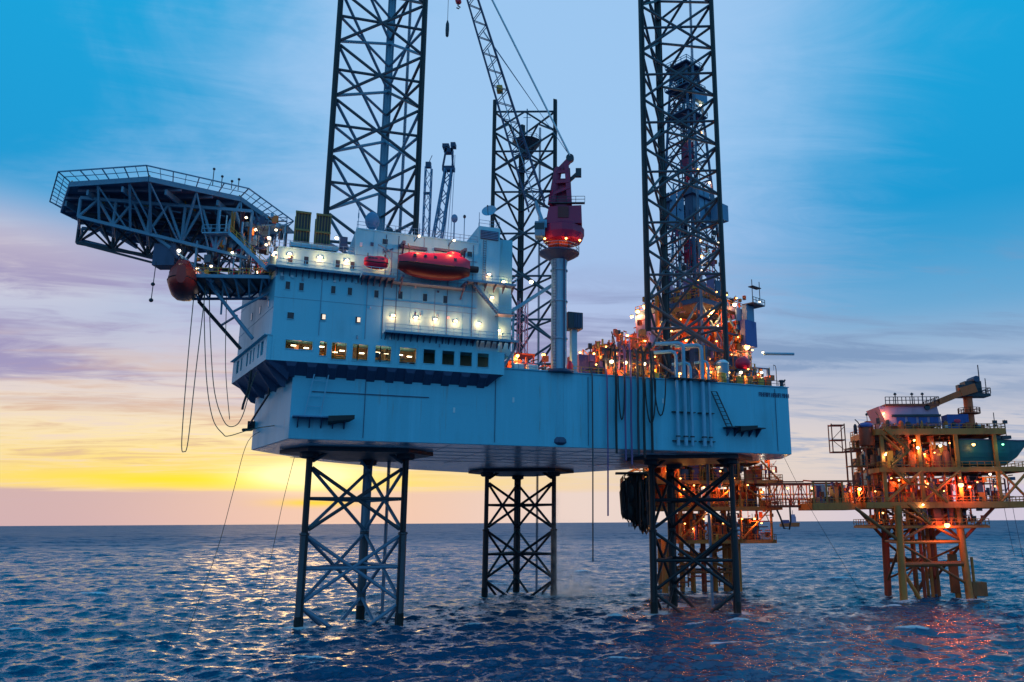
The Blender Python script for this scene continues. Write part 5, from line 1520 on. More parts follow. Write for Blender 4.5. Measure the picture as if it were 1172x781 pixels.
for s_, t_, h, r_, mat, lab in ((51.5, 2.8, 2.2, .9, 'rust', 'rusty tank under the first pale deck lamp of the hose gantry'), (53.9, 3, 1.8, .8, 'orange', 'orange tank behind the purple pair of hoses'), (60.6, 2.6, 1.7, .8, 'yellow', 'yellow tank left of the pale overboard pipes'),
                                (74.7, 2.6, 5.0, 1.15, 'steel_blue', 'tall blue silo with a cream top right of the leg'), (73.6, 1.3, 2.3, .85, 'yellow', 'yellow drum in front of the blue silo'), (77.4, 1.4, 1.9, .7, 'yellow', 'small yellow drum left of the pair by the rail'),
                                (79.6, 1.5, 2.0, .75, 'ochre', 'ochre drum between the yellow ones by the rail'), (82.2, 1.5, 1.9, .7, 'yellow', 'yellow drum nearest the aft corner'), (83.9, 2.0, 2.3, .8, 'orange', 'orange drum beside the rail at the aft corner')):
    e = thing(HF, 'steel_drum' if r_ < 1 else 'silo', lab, 'drum' if r_ < 1 else 'silo', (s_, t_, HT), 'drums along the hull edge' if r_ < 1 else None)
    part('body', MB().lathe((s_, t_, HT), [(r_ * .95, 0), (r_, .1), (r_, h * .8), (r_ * .95, h * .84)], 14), mat, e, True)
    part('lid', MB().lathe((s_, t_, HT + h * .84), [(r_ * 1.05, 0), (r_ * 1.05, .12), (r_ * .5, h * .14), (.1, h * .16)], 14), 'white' if r_ > 1 else mat, e, True)
rb = thing(HF, 'fast_boat_buoy', 'round red buoy on a cradle near the aft corner', 'buoy', (79.2, 3, HT))
part('float', MB().ball((79.4, 3, HT + 4.6), 1.5, 1.4, 1.35, 14, 10), 'boat_red', rb, True)
part('cradle', MB().beam((78.2, 3, HT), (78.8, 3, HT + 3.6), .3).beam((80.6, 3, HT), (80.0, 3, HT + 3.6), .3).box(77.6, 2.2, HT + 3.0, 80.8, 3.8, HT + 3.4), 'steel_dark', rb)
dvt = thing(HF, 'hand_davit', 'thin hand davit with a hanging hook at the aft rail', 'davit', (85.2, .8, HT))
part('post', MB().path([(85.2, .8, HT), (85.2, .8, HT + 3.6), (84.9, .6, HT + 4.2), (84.3, .3, HT + 4.2)], .07, 6), 'steel_dark', dvt)
part('hook_line', MB().tube((84.3, .3, HT + 4.2), (84.3, .3, HT + 3.2), .03), 'steel_dark', dvt)
fl = thing(HF, 'mooring_bollard', 'dark bollard at the very corner of the hull', 'bollard', (86.2, .8, HT))
part('body', MB().lathe((86.2, .8, HT + .14), [(.4, 0), (.3, .3), (.3, 1.0), (.5, 1.2), (.4, 1.4)], 10).beam((86.2, .8, HT + .8), (86.9, .5, HT + 1.6), .3), 'steel_dark', fl)
for i, (s_, t_, w, h, mat) in enumerate(((47.5, 10, 2.2, 5.2, 'rust'), (52, 9, 1.6, 7.4, 'orange'), (54.6, 11, 2.4, 8.2, 'rust'), (57.6, 10, 2.2, 8.8, 'purple'), (60.4, 9.6, 1.6, 9.6, 'orange'), (61.2, 12, 3, 11, 'steel_navy'), (80.0, 9, 3.0, 7.2, 'steel_navy'), (83.6, 8, 2.2, 5.2, 'mid_blue'), (76.6, 16, 3, 10, 'steel_navy'), (70.6, 25, 4, 12, 'rust'))):
    part('pump_module', MB().box(s_, t_, HT, s_ + w, t_ + 2, HT + h), mat, hull)
    for j in range(3):
        q = HT + h * (.3 + .3 * j)
        part('module_rail', MB().box(s_ - .1, t_ - .12, q, s_ + w + .1, t_ - .004, q + .16), 'ochre' if i % 2 else 'steel_dark', hull)
    part('module_pipe', MB().path([(s_ + w * .3, t_ - .4, HT), (s_ + w * .3, t_ - .4, HT + h + .6), (s_ + w * .7, t_ - .4, HT + h + .6), (s_ + w * .7, t_ - .4, HT + h * .5)], .15, 6), 'yellow' if i % 3 else 'orange', hull)
for p in ((50.5, 6.5, 45.4), (53.6, 7, 47.4), (57.4, 7, 49.4), (60.8, 6.6, 48.6), (48.2, 7.4, 45.6)):
    flood(p, hull, (1, .36, .08), 'lamp_orange', 230, .22)
clutter(hull, 54.5, 62.2, 5, 9, HT + 4, HT + 9.5, 110, ('rust', 'orange', 'steel_dark', 'ochre', 'pink_tarp'), seed=12)
clutter(hull, 48, 62.4, 2.2, 7, HT, HT + 6.5, 150, ('rust', 'yellow', 'steel_dark', 'orange', 'steel_navy', 'purple'), seed=8)
clutter(hull, 70.5, 85.5, 2.0, 8, HT, HT + 4.2, 120, ('rust', 'yellow', 'steel_dark', 'orange', 'steel_navy', 'ochre'), seed=9)
clutter(hull, 34, 44, 5, 9, HT, HT + 3.2, 40, ('orange', 'rust', 'steel_dark'), seed=10)
bulbs(hull, [(49 + 1.9 * i, 2.0, HT + 2.2 + (i * 3 % 4) * 1.1) for i in range(7)] + [(71.4 + 2.1 * i, 1.9, HT + 1.6 + (i * 5 % 3) * .9) for i in range(7)], r=.17)
for i in range(60):                                             # pipe runs, valves and cabinets along the deck
    s_ = rng.uniform(43.6, 62) if i % 2 else rng.uniform(70.5, 85)
    t_ = rng.uniform(4, 12); h = rng.uniform(.7, 3.4); w = rng.uniform(.4, 1.8)
    mat = ('rust', 'yellow', 'steel_dark', 'orange', 'steel_navy', 'purple', 'ochre')[i % 7]
    mb = MB()
    if i % 3 == 0:
        mb.path([(s_, t_, HT), (s_, t_, HT + h), (s_ + 2.2, t_, HT + h), (s_ + 2.2, t_, HT)], .16, 6)
        part('deck_pipe', mb, mat, hull)
    else:
        mb.box(s_, t_, HT, s_ + w, t_ + w, HT + h)
        part('deck_cabinet', mb, mat, hull)
for i, (s_, t_, h) in enumerate(((48.6, 7, 5.8), (57.5, 9, 7), (61.6, 6, 6), (72.5, 5, 5.2), (76.2, 6, 6.6))):
    part('deck_post', MB().beam((s_, t_, HT), (s_, t_, HT + h), .22).beam((s_, t_, HT + h), (s_ + 1.6, t_, HT + h - 1.4), .14), 'ochre', hull)
for s_, t_, z, c, m, pw, r_, lab in ((36, 5.6, 43.8, ORANGE, 'lamp_orange', 420, .3, 'orange deck lamp over the orange containers'), (40.6, 5.4, 44.2, (1, .6, .2), 'lamp_orange', 300, .34, 'orange deck lamp left of the crane pedestal foot'),
                                     (43.5, 4.6, 43.4, ORANGE, 'lamp_orange', 320, .22, 'orange deck lamp between pedestal and exhaust post'), (48.2, 2.8, 43.8, (1, .5, .2), 'lamp_orange', 220, .22, 'orange deck lamp over the purple skid container'),
                                     (62, 4, 43.6, ORANGE, 'lamp_orange', 420, .26, 'orange deck lamp behind the overboard pipes'), (67.0, 5, 42.6, ORANGE, 'lamp_orange', 420, .24, 'orange deck lamp at the foot of the right leg'),
                                     (72.0, 3.4, 43.6, (1, .5, .15), 'lamp_orange', 380, .3, 'orange deck lamp left of the blue silo'), (78.2, 2.0, 43.0, (1, .75, .4), 'lamp_warm', 120, .3, 'warm deck lamp between the yellow drums'), (83.0, 2.4, 43.4, (1, .6, .3), 'lamp_warm', 120, .28, 'warm deck lamp over the aft drums')):
    deck_lamp(s_, t_, z, c, m, pw * 1.5, r_, lab)

# ------------------------------------------------------------------ wellhead platform below the cantilever
wp = thing(WF, 'wellhead_platform', 'rusty wellhead platform below the cantilever, behind the right leg', 'offshore platform', (27, 200, 0))
def pdeck(pt, x0, x1, y0, y1, z, mat='ochre', edge=.8, fl='ochre_dark'):
    part('deck', MB().box(x0 + .2, y0 + .2, z - .25, x1 - .2, y1 - .2, z), fl, pt)
    for a, b in (((x0, y0), (x1, y0)), ((x1, y0), (x1, y1)), ((x1, y1), (x0, y1)), ((x0, y1), (x0, y0))):
        part('edge_beam', MB().beam((*a, z - .42), (*b, z - .42), .25, edge), mat, pt)
    railing([(x0, y0, z), (x1, y0, z), (x1, y1, z), (x0, y1, z)], pt, mat, 1.2, 1.6, r=.06, closed=True)
    n = int((x1 - x0) / 3)
    for i in range(1, n):
        part('deck_beam', MB().box(x0 + (x1 - x0) * i / n - .1, y0 + .3, z - .8, x0 + (x1 - x0) * i / n + .1, y1 - .3, z - .26), fl, pt)


for x0, x1, y0, y1, z in ((12, 44.5, 192, 210, 19.4), (8, 45, 192, 210, 25.4), (20.5, 43, 193, 209, 11.9), (14, 40, 193, 208, 30.2)):
    pdeck(wp, x0, x1, y0, y1, z)
for x in (14, 21, 28, 35, 42):
    for y in (192.6, 209):
        rod('column', (x, y, 11.5 if x > 20 and x < 43 else 19), (x, y, 30.2 if x < 40 else 25.4), .3, 'ochre', wp)
for x0, x1, z0, z1 in ((14, 21, 19.4, 25), (21, 28, 25, 19.4), (28, 35, 19.4, 25), (35, 42, 25, 19.4), (21, 28, 12, 19), (35, 42, 12, 19), (28, 35, 19, 12)):
    rod('diagonal_brace', (x0, 192.4, z0), (x1, 192.4, z1), .2, 'ochre', wp)
for x, y in ((17.5, 196), (34.5, 196), (17.5, 207), (34.5, 207)):
    part('jacket_leg', MB().tube((x, y, -6), (x, y, 12), .75, 14), 'ochre', wp, True)
for a, b in (((17.5, 196), (34.5, 196)), ((34.5, 196), (34.5, 207)), ((17.5, 207), (34.5, 207)), ((17.5, 196), (17.5, 207))):
    rod('horizontal_brace', (*a, 4.6), (*b, 4.6), .3, 'ochre_dark', wp)
    rod('diagonal_brace', (*a, 4.6), (*b, 11.2), .28, 'ochre_dark', wp)
    rod('diagonal_brace', (*b, 4.6), (*a, 11.2), .28, 'ochre_dark', wp)
for i in range(12):
    x = 19.4 + (i % 6) * 2.6; y = 199 + 4 * (i // 6)
    rod('conductor', (x, y, -6), (x, y, 20), .36, 'ochre' if i % 3 else 'rust', wp)
for i in range(95):
    lv = (19.4, 25.4, 11.9, 25.4, 19.4)[i % 5]
    x = rng.uniform(14, 42) if lv != 11.9 else rng.uniform(21.5, 41); y = rng.uniform(192.4, 200)
    h = rng.uniform(.8, 4.2); w = rng.uniform(.4, 2.0)
    mat = ('rust', 'orange', 'ochre', 'steel_dark', 'yellow', 'orange', 'purple', 'rust', 'steel_navy')[i % 9]
    mb = MB()
    if i % 4 == 0:
        mb.path([(x, y, lv), (x, y, lv + h), (x + 2.4, y, lv + h), (x + 2.4, y, lv + .3), (x + 3.4, y, lv + .3)], rng.uniform(.12, .26), 6); nm = 'pipe'
    elif i % 4 == 1:
        mb.lathe((x, y, lv), [(w * .45, 0), (w * .5, h * .15), (w * .5, h * .8), (w * .2, h)], 10); nm = 'vessel'
    else:
        mb.box(x, y, lv, x + w, y + w, lv + h); nm = 'cabinet'
    part(nm, mb, mat, wp)
part('hose_reel', MB().path([(43.5, 194, 19.2), (44.4, 194, 17), (45.2, 194, 14.4), (46.4, 194, 14.2), (46.8, 194, 16), (46.8, 194, 21)], .22, 8), 'steel_dark', wp)
part('stair_tower', MB().beam((41, 191.6, 19.4), (44.4, 191.6, 25.4), .9, .25).beam((44, 191.6, 25.4), (39, 191.6, 31), .9, .25), 'ochre', wp)
part('vent_stack', MB().box(38, 194, 30.2, 41.4, 196, 34).tube((42.2, 193, 25.4), (42.2, 193, 34.5), .3, 8), 'rust', wp)
for p, c, pw, r_ in (((14.6, 191.5, 14.6), ORANGE, 700, .42), ((13.4, 191.6, 26.2), (1, .3, .06), 900, .3), ((14.2, 191.6, 29.5), (1, .5, .1), 500, .5), ((19, 191.6, 28.8), ORANGE, 700, .3), ((22, 191.6, 23.4), ORANGE, 900, .2), ((26.6, 191.7, 23.8), ORANGE, 900, .22), ((31.5, 191.7, 23.6), ORANGE, 900, .22), ((38, 191.6, 16.6), (1, .3, .08), 900, .26), ((41.6, 191.6, 30.8), (1, .5, .1), 400, .5), ((27.8, 191.7, 17.8), WHITE_L, 160, .24), ((40.4, 191.6, 23.2), WHITE_L, 160, .26), ((24, 194, 14.5), ORANGE, 300, .2)):
    flood(p, wp, c, 'lamp_white' if c == WHITE_L else 'lamp_orange', pw * .5, r_)
for lv, top, segs in ((19.4, 25, ((14, 20), (20.4, 27), (28, 34), (36, 41))), (25.4, 30, ((14, 19), (20, 28), (28.4, 36))), (11.9, 18, ((21, 27), (29, 36), (37, 41)))):
    for i, (a, b) in enumerate(segs):
        part('back_wall', MB().box(a, 204, lv, b, 204.3, top - (i % 3) * .6), ('rust', 'steel_dark', 'ochre_dark')[i % 3], wp)
# dark hose bundle hung under a gallery on its left end
hb = thing(WF, 'hose_bundle', 'great dark bundle of hanging hoses left of the wellhead platform', 'hose bundle', (10.4, 192, 26))
part('gallery', MB().box(6.2, 190.6, 26.9, 15, 194, 27.3), 'steel_dark', hb)
part('support_arm', MB().beam((9, 192, 27.1), (15, 195, 30), .5).beam((12.8, 191, 27), (12.8, 191, 31.5), .4), 'ochre', hb)
for i in range(34):
    a = i / 33
    x = 7.5 + 6.0 * a + rng.uniform(-.3, .3); y = 191.2 + rng.uniform(0, 2.6)
    zb = 17.2 - 3.4 * a + rng.uniform(-1.4, 1.2); w = rng.uniform(.5, 1.3); zt = 27 - 2.4 * max(0, .4 - a) * 2 + rng.uniform(-.6, 0)
    part('hose', MB().path([(x - .1, y, zt - 1.5), (x, y, zt), (x + w * .5, y, zt + .1), (x + w * .6, y, zt - 2), (x + w, y + .2, (zt + zb) / 2), (x + w, y, zb + 1), (x + w * .5, y, zb), (x, y, zb + 1.2), (x - .3, y, (zt + zb) / 2 + 2), (x - .1, y, zt - 1.6)], rng.uniform(.18, .34), 6), 'rubber' if i % 4 else 'steel_dark', hb, True)

clutter(wp, 12, 44, 191.6, 196, 19.6, 24.6, 150, ('rust', 'ochre', 'steel_dark', 'rust', 'steel_navy', 'orange'), seed=21)
clutter(wp, 10, 44, 191.8, 196, 25.6, 30, 120, ('rust', 'ochre', 'steel_dark', 'rust', 'purple'), seed=22)
clutter(wp, 21, 42.5, 192.4, 196, 12, 18.4, 110, ('rust', 'ochre', 'steel_dark', 'steel_dark', 'orange'), seed=23)
clutter(wp, 17, 36, 194, 208, 1, 11, 60, ('ochre_dark', 'rust', 'steel_dark'), r=(.1, .25), seed=24)
bulbs(wp, [(15 + 3.1 * i, 191.3, 22.6 + (i * 3 % 4) * 1.6) for i in range(10)] + [(22 + 4.4 * i, 192, 15.6 + (i % 2)) for i in range(5)])
for c_, r_ in (((9.4, 192.4, 22.6), 1.9), ((8.9, 192.2, 18.4), 1.4), ((11.4, 192.6, 20.0), 1.9), ((12.6, 192.4, 16.2), 1.4), ((11.2, 192.4, 24.4), 1.7)):
    part('tarpaulin', MB().ball(c_, r_, r_ * .7, r_ * 1.4, 10, 8), 'rubber', hb, True)
clutter(hb, 8, 15, 191, 195, 15, 27, 60, ('rubber', 'steel_dark', 'rubber', 'rust'), r=(.1, .3), seed=25)

# ------------------------------------------------------------------ bridge
br = thing(WF, 'footbridge', 'rust red truss footbridge joining the two platforms', 'footbridge', (48, 188, 19))
x0, x1, y0, y1, z0, z1 = 40.5, 57.2, 187.0, 189.6, 19.3, 24.2
for y in (y0, y1):
    for z in (z0, z1):
        rod('chord', (x0, y, z), (x1, y, z), .5, 'rust', br, 'box', .5)
    n = 9
    for i in range(n + 1):
        x = x0 + (x1 - x0) * i / n
        rod('post', (x, y, z0), (x, y, z1), .22, 'rust', br, 'box', .22)
        if i < n:
            rod('diagonal_brace', (x, y, z0 if i % 2 else z1), (x + (x1 - x0) / n, y, z1 if i % 2 else z0), .08, 'rust', br)
for i in range(14):
    x = x0 + (x1 - x0 - .9) * i / 13
    part('floor_grating', MB().box(x, y0 + .1, z0 + .1, x + 1.1, y1 - .1, z0 + .18), 'ochre_dark', br)
railing([(x0, y0 - .1, z0 + .2), (x1, y0 - .1, z0 + .2)], br, 'rust', 1.3, 1.3, r=.06)
part('pipe_run', MB().tube((x0 - 1, y1 + .4, 21.0), (x1 + 1, y1 + .4, 21.0), .3, 8).tube((x0 - 1, y1 + .4, 22.0), (x1 + 1, y1 + .4, 22.0), .2, 8), 'white', br)
part('roof_beam', MB().beam((x0 + 2, y0, z1 + .5), (x0 + 8, y0, z1 + .5), .3).beam((x0 + 8.6, y1, z1 + .9), (x0 + 12, y1, z1 + .6), .3), 'rust', br)
for x in (45.0, 50.6, 54.8):
    flood((x, y0 + .6, 23.3), br, (1, .6, .2), 'lamp_orange', 140, .3)

# ------------------------------------------------------------------ production platform
pp = thing(WF, 'production_platform', 'ochre production platform on a braced jacket beyond the footbridge', 'offshore platform', (72, 182, 0))
JL = {'a': (63.4, 172.4), 'b': (65.6, 187.6), 'c': (78.8, 176.2), 'd': (76.4, 188.2)}
for k, (x, y) in JL.items():
    cx = 71 + (x - 71) * .9
    part('jacket_leg', MB().tube((x, y, -6), (cx, 180 + (y - 180) * .92, 19), .78, 14), 'ochre' if k in 'ac' else 'rust', pp, True)
def JP(k, z):
    x, y = JL[k]; q = (z + 6) / 25
    return Vector((x + (71 + (x - 71) * .9 - x) * q, y + (180 + (y - 180) * .92 - y) * q, z))
for a, b in (('a', 'c'), ('a', 'b'), ('c', 'd'), ('b', 'd')):
    rod('horizontal_brace', JP(a, 11.6), JP(b, 11.6), .33, 'ochre', pp)
    rod('diagonal_brace', JP(a, 11.8), JP(b, 18.6), .3, 'ochre_dark', pp)
    rod('diagonal_brace', JP(b, 11.8), JP(a, 18.6), .3, 'ochre_dark', pp)
    rod('diagonal_brace', JP(a, 11.4), JP(b, 3), .3, 'ochre_dark', pp)
rod('horizontal_brace', JP('a', 7.2), JP('c', 7.2), .55, 'ochre_dark', pp)
rod('horizontal_brace', JP('b', 7.4), JP('d', 7.4), .5, 'ochre_dark', pp)
rod('diagonal_brace', JP('a', 6.2), JP('a', 6.2) + Vector((5.0, 2, -8)), .4, 'ochre', pp)
rod('diagonal_brace', JP('d', 6.2), JP('d', 6.2) + Vector((-5.4, 0, -8)), .4, 'ochre_dark', pp)
for k, dx in (('a', -9), ('b', -6), ('c', 7.5), ('d', 9)):
    rod('diagonal_brace', JP(k, 11.8), JP(k, 19) + Vector((dx, -.4, -.4)), .36, 'ochre_dark' if dx < 0 else 'rust', pp)
part('boat_landing', MB().box(79.6, 176.6, .6, 82.6, 179.4, 3.4).box(76.6, 179.4, 1, 78.2, 180.6, 9.0), 'ochre_dark', pp)
for i, (x_, y_) in enumerate(((70.2, 182), (71.8, 182.4), (73.4, 182), (75.0, 182.6), (71, 185), (73.8, 185.4))):
    rod('conductor', (x_, y_, -5), (x_, y_, 19), .38, ('ochre_dark', 'rust', 'ochre')[i % 3], pp)
for a, b, z0_, z1_ in (('a', 'd', 12, 18), ('b', 'c', 12, 18), ('a', 'd', 3.5, 11), ('b', 'c', 3.5, 11)):
    rod('diagonal_brace', JP(a, z0_), JP(b, z1_), .22, 'ochre_dark', pp)
part('caisson', MB().tube((78.2, 180.2, -4), (77.6, 180.2, 9.6), .62, 12).tube((80.6, 178, -4), (80.6, 178, 8.4), .3, 10), 'ochre', pp)
pdeck(pp, 60, 83.5, 174.6, 189.5, 15.1, 'ochre', .5)
pdeck(pp, 47.6, 58, 177, 189, 19.5, 'ochre', 1.5)
pdeck(pp, 58.02, 92.5, 174, 191, 19.6, 'ochre', 1.3)
pdeck(pp, 61.4, 93.2, 174, 191, 26.9, 'ochre', 1.0)
pdeck(pp, 61.2, 88.8, 174, 191, 34.9, 'ochre', 1.3)
for x in (62.4, 70.2, 78.2, 86.4):
    for y in (174.4, 190.4):
        rod('column', (x, y, 19.6), (x, y, 34), .75, 'ochre', pp, 'box', .65)
for a, b in (((62.4, 20), (70.2, 26.2)), ((78.2, 26.2), (70.2, 20)), ((86.4, 19.8), (93, 26.4)), ((92.4, 19.8), (86.6, 26.4)), ((62.4, 34), (66, 30.5))):
    rod('diagonal_brace', (a[0], 174.1, a[1]), (b[0], 174.1, b[1]), .3, 'ochre', pp)
for (xa, za), (xb, zb) in (((62.4, 34.9), (67.4, 30.4)), ((67.4, 30.4), (63.2, 27.0)), ((63.2, 26.9), (67.0, 23.4)), ((67.0, 23.4), (70.2, 23.3)), ((70.2, 23.3), (74.4, 19.6)), ((66.2, 19.3), (70.4, 15.2))):
    part('stair', MB().beam((xa, 172.6, za), (xb, 172.6, zb), 1.0, .3), 'ochre', pp)
    railing([(xa, 172.1, za + .1), (xb, 172.1, zb + .1)], pp, 'ochre', 1.1, 1.0, r=.06)
# plated walls closing the back of each level
for lv, top, segs in ((19.6, 26, ((59, 66), (67, 73.5), (74, 81), (82, 88))), (26.9, 34, ((62, 68), (68.4, 77), (77.4, 80.4), (81, 86)))):
    for i, (a, b) in enumerate(segs):
        part('back_wall', MB().box(a, 185, lv, b, 185.3, top - (i % 3) * .7), ('steel_dark', 'rust', 'ochre_dark', 'steel_dark')[i % 4], pp)
# red-orange machinery across the decks
for i in range(140):
    lv, top = ((19.6, 6), (26.9, 6.6), (19.6, 6), (26.9, 6.6), (15.1, 3.4), (34.9, 2.2))[i % 6]
    x = rng.uniform(59, 87) if lv != 15.1 else rng.uniform(61, 82); y = rng.uniform(174.6, 183)
    if lv == 26.9:
        x = rng.uniform(63, 79)
    h = min(top, rng.uniform(.8, 5.0)); w = rng.uniform(.4, 1.9)
    mat = ('rust', 'ochre', 'orange', 'steel_dark', 'purple', 'rust', 'ochre', 'yellow', 'steel_navy', 'orange')[i % 10]
    mb = MB()
    if i % 4 == 0:
        mb.path([(x, y, lv), (x, y, lv + h), (x + 2.4, y, lv + h), (x + 2.4, y, lv + .3)], rng.uniform(.12, .26), 6); nm = 'pipe'
    elif i % 4 == 1:
        mb.lathe((x, y, lv), [(w * .45, 0), (w * .5, h * .15), (w * .5, h * .8), (w * .2, h)], 10); nm = 'vessel'
    else:
        mb.box(x, y, lv, x + w, y + w, lv + h); nm = 'cabinet'
    part(nm, mb, mat, pp)
for i in range(14):
    x = 48.6 + rng.uniform(0, 8.6); h = rng.uniform(1.5, 4.6)
    part('cabinet', MB().box(x, 177.4 + rng.uniform(0, 4), 19.5, x + rng.uniform(.4, 1.1), 182, 19.5 + h), ('rust', 'purple', 'ochre', 'steel_navy', 'white')[i % 5], pp)
for x in (48, 50.8, 54.2, 57.6):
    rod('column', (x, 177.2, 19.5), (x, 177.2, 24.4), .35, 'ochre', pp, 'box', .35)
part('roof_beam', MB().beam((47.6, 177.2, 24.3), (58, 177.2, 24.3), .4), 'rust', pp)
for p, c, m, pw, r_ in (((77.8, 173.2, 23.2), REDL, 'lamp_red', 2400, .55), ((79.6, 173.2, 22.8), (1, .3, .1), 'lamp_red', 500, .3), ((74.0, 173.0, 15.0), (1, .24, .05), 'lamp_red', 1300, .6), ((74.4, 173.4, 31.4), (1, .9, .6), 'lamp_warm', 260, .32), ((69.6, 173.4, 31.0), (1, .9, .6), 'lamp_warm', 260, .32), ((62.6, 173.4, 29.6), (1, .95, .6), 'lamp_warm', 120, .24),
                        ((69.0, 173.4, 32.6), (1, .4, .1), 'lamp_orange', 500, .25), ((81.4, 173.3, 31.6), (1, .5, .1), 'lamp_orange', 160, .34), ((87.6, 173.3, 31.6), (.3, 1, .5), 'lamp_green', 60, .24), ((84.2, 173.3, 25.4), WHITE_L, 'lamp_white', 100, .24), ((57.6, 176.4, 22.6), ORANGE, 'lamp_orange', 800, .4), ((69.5, 173.2, 19.2), (1, .9, .6), 'lamp_warm', 120, .22), ((66, 176, 24.4), ORANGE, 'lamp_orange', 900, .2), ((72, 177, 24.2), (1, .25, .06), 'lamp_red', 900, .2), ((72.4, 177, 30), (1, .3, .08), 'lamp_red', 900, .2), ((62, 176, 17.6), ORANGE, 'lamp_orange', 300, .2)):
    flood(p, pp, c, m, pw * (.6 if m == 'lamp_red' else .6), r_)
clutter(pp, 58.6, 90, 174.4, 179, 19.8, 26, 190, ('rust', 'ochre', 'steel_dark', 'rust', 'steel_navy', 'orange', 'purple'), seed=31)
clutter(pp, 61.6, 79, 174.4, 179, 27, 33.6, 140, ('rust', 'ochre', 'steel_dark', 'steel_dark', 'orange'), seed=32)
clutter(pp, 61, 83, 175, 180, 15.2, 18.6, 90, ('rust', 'steel_dark', 'steel_dark', 'ochre'), seed=33)
clutter(pp, 61.4, 88, 174.4, 180, 34.9, 36.6, 50, ('rust', 'ochre', 'steel_dark', 'white'), seed=34)
clutter(pp, 48, 58, 177.4, 181, 19.6, 24, 60, ('rust', 'ochre', 'steel_dark', 'purple', 'white'), seed=35)
bulbs(pp, [(60 + 3.6 * i, 173.8, 22 + (i * 3 % 4) * .9) for i in range(8)] + [(63 + 3.4 * i, 173.8, 30 + (i * 5 % 3)) for i in range(5)], r=.16)
# instrument tower at the left end
tw = thing(WF, 'stair_tower', 'open rusty stair tower with a small caged top over the bridge end', 'stair tower', (57.5, 178, 19.6))
for x, y in ((56.4, 176.5), (59.6, 176.5), (56.4, 180), (59.6, 180)):
    rod('post', (x, y, 19.6), (x, y, 31.5), .3, 'rust', tw, 'box', .3)
for z in (23.4, 27.6, 31.4):
    part('landing', MB().box(56.2, 176.3, z - .2, 61.4, 180.2, z), 'ochre_dark', tw)
    railing([(56.2, 176.3, z), (61.4, 176.3, z)], tw, 'rust', 1.2, 1.0, r=.06)
for z in (19.6, 23.4, 27.6):
    rod('diagonal_brace', (56.4, 176.4, z), (59.6, 176.4, z + 3.9), .12, 'rust', tw)
cg = MB()
for x in (52.6, 55.4):
    for y in (176.6, 179):
        cg.beam((x, y, 30.4), (x, y, 36.6), .2)
for z in (30.4, 33, 36.2):
    cg.box(52.5, 176.5, z, 55.5, 179.1, z + .2)
cg.beam((52.6, 176.5, 33.2), (55.4, 176.5, 36), .12).beam((55.4, 176.5, 30.6), (52.6, 176.5, 33), .12)
part('cage', cg, 'rust', tw)
part('arm', MB().beam((55.4, 177.8, 30.6), (58.8, 177.8, 30.8), .5), 'rust', tw)
for i in range(16):
    x = 57 + rng.uniform(0, 4.6); z = (23.4, 27.6, 31.4)[i % 3]
    part('cabinet', MB().box(x, 177 + rng.uniform(0, 2), z, x + rng.uniform(.3, 1.0), 179.4, z + rng.uniform(.8, 3.2)), ('rust', 'ochre', 'steel_dark', 'white')[i % 4], tw)
# things on its top deck
mod = thing(WF, 'process_module', 'lilac process module with a railed roof on the production platform', 'module', (70, 180, 34.9))
part('body', MB().add([(64.6, 176, 36.0), (76.4, 176, 36.0), (76.4, 184, 36.0), (64.6, 184, 36.0), (62.9, 176, 40.2), (75.6, 176, 40.2), (75.6, 184, 40.2), (62.9, 184, 40.2)], [(0, 3, 2, 1), (4, 5, 6, 7), (0, 1, 5, 4), (1, 2, 6, 5), (2, 3, 7, 6), (3, 0, 4, 7)]), 'pink_tarp', mod)
part('roof', MB().box(64.4, 175.6, 40.2, 76, 184.4, 40.7), 'rust', mod)
part('belt', MB().box(65.6, 175.7, 37.9, 76.2, 175.98, 38.4), 'steel_dark', mod)
for i in range(4):
    part('bay_panel', MB().box(66.6 + i * 2.4, 175.86, 36.2, 68.4 + i * 2.4, 175.99, 37.8), 'blue_box', mod)
for x in (65, 69, 73, 76):
    part('leg', MB().beam((x, 176.4, 34.9), (x, 176.4, 36.1), .3), 'ochre', mod)
railing([(64.4, 175.6, 40.7), (76, 175.6, 40.7), (76, 184.4, 40.7)], mod, 'steel_dark', 1.5, .9, r=.07)
flood((63.6, 175.2, 38.6), mod, (1, .4, .15), 'lamp_orange', 260, .25)
for x in (67.5, 71.2, 73.5):
    part('roof_vent', MB().tube((x, 178, 40.7), (x, 178, 43.0), .12, 6).lathe((x, 178, 43), [(.3, 0), (.4, .2), (.1, .5)], 8), 'steel_dark', mod)
container(77.4, 175.6, 4.6, 3, 3.4, 'blue_box', 'deep blue container beside the lilac process module', 34.9, True, 'container', WF)
single(WF, 'emblem_patch', MB().ball((79.5, 175.5, 36.9), .75, .05, .45, 12, 6), 'boat_red', 'red oval patch on the deep blue container', 'emblem', (79.5, 175.5, 36.9), None, True)
vs = thing(WF, 'process_vessel', 'small domed purple vessel at the left end of the top deck', 'vessel', (60, 177, 32))
part('body', MB().lathe((60.2, 177, 31.8), [(1.5, 0), (1.6, .2), (1.6, 3.8), (1.2, 4.6), (.3, 4.9)], 14), 'rust', vs, True)
part('cap', MB().lathe((60.2, 177, 35.8), [(1.75, 0), (1.75, .4), (1.2, .9), (.2, 1.1)], 14), 'blue_box', vs, True)
part('pipe', MB().path([(58.8, 176, 35.6), (58.2, 176, 36.8), (57.6, 176, 37.4)], .12, 6).tube((62.9, 176, 35), (62.9, 176, 38), .1).tube((62.9, 176, 38), (62.2, 176, 39), .1).tube((60.6, 177, 36.6), (60.6, 177, 38.4), .08).ball((60.6, 177, 38.6), .32), 'steel_dark', vs)
pc = thing(WF, 'platform_crane', 'orange pedestal crane with an ochre box boom on the production platform', 'crane', (83.4, 178, 34.9))
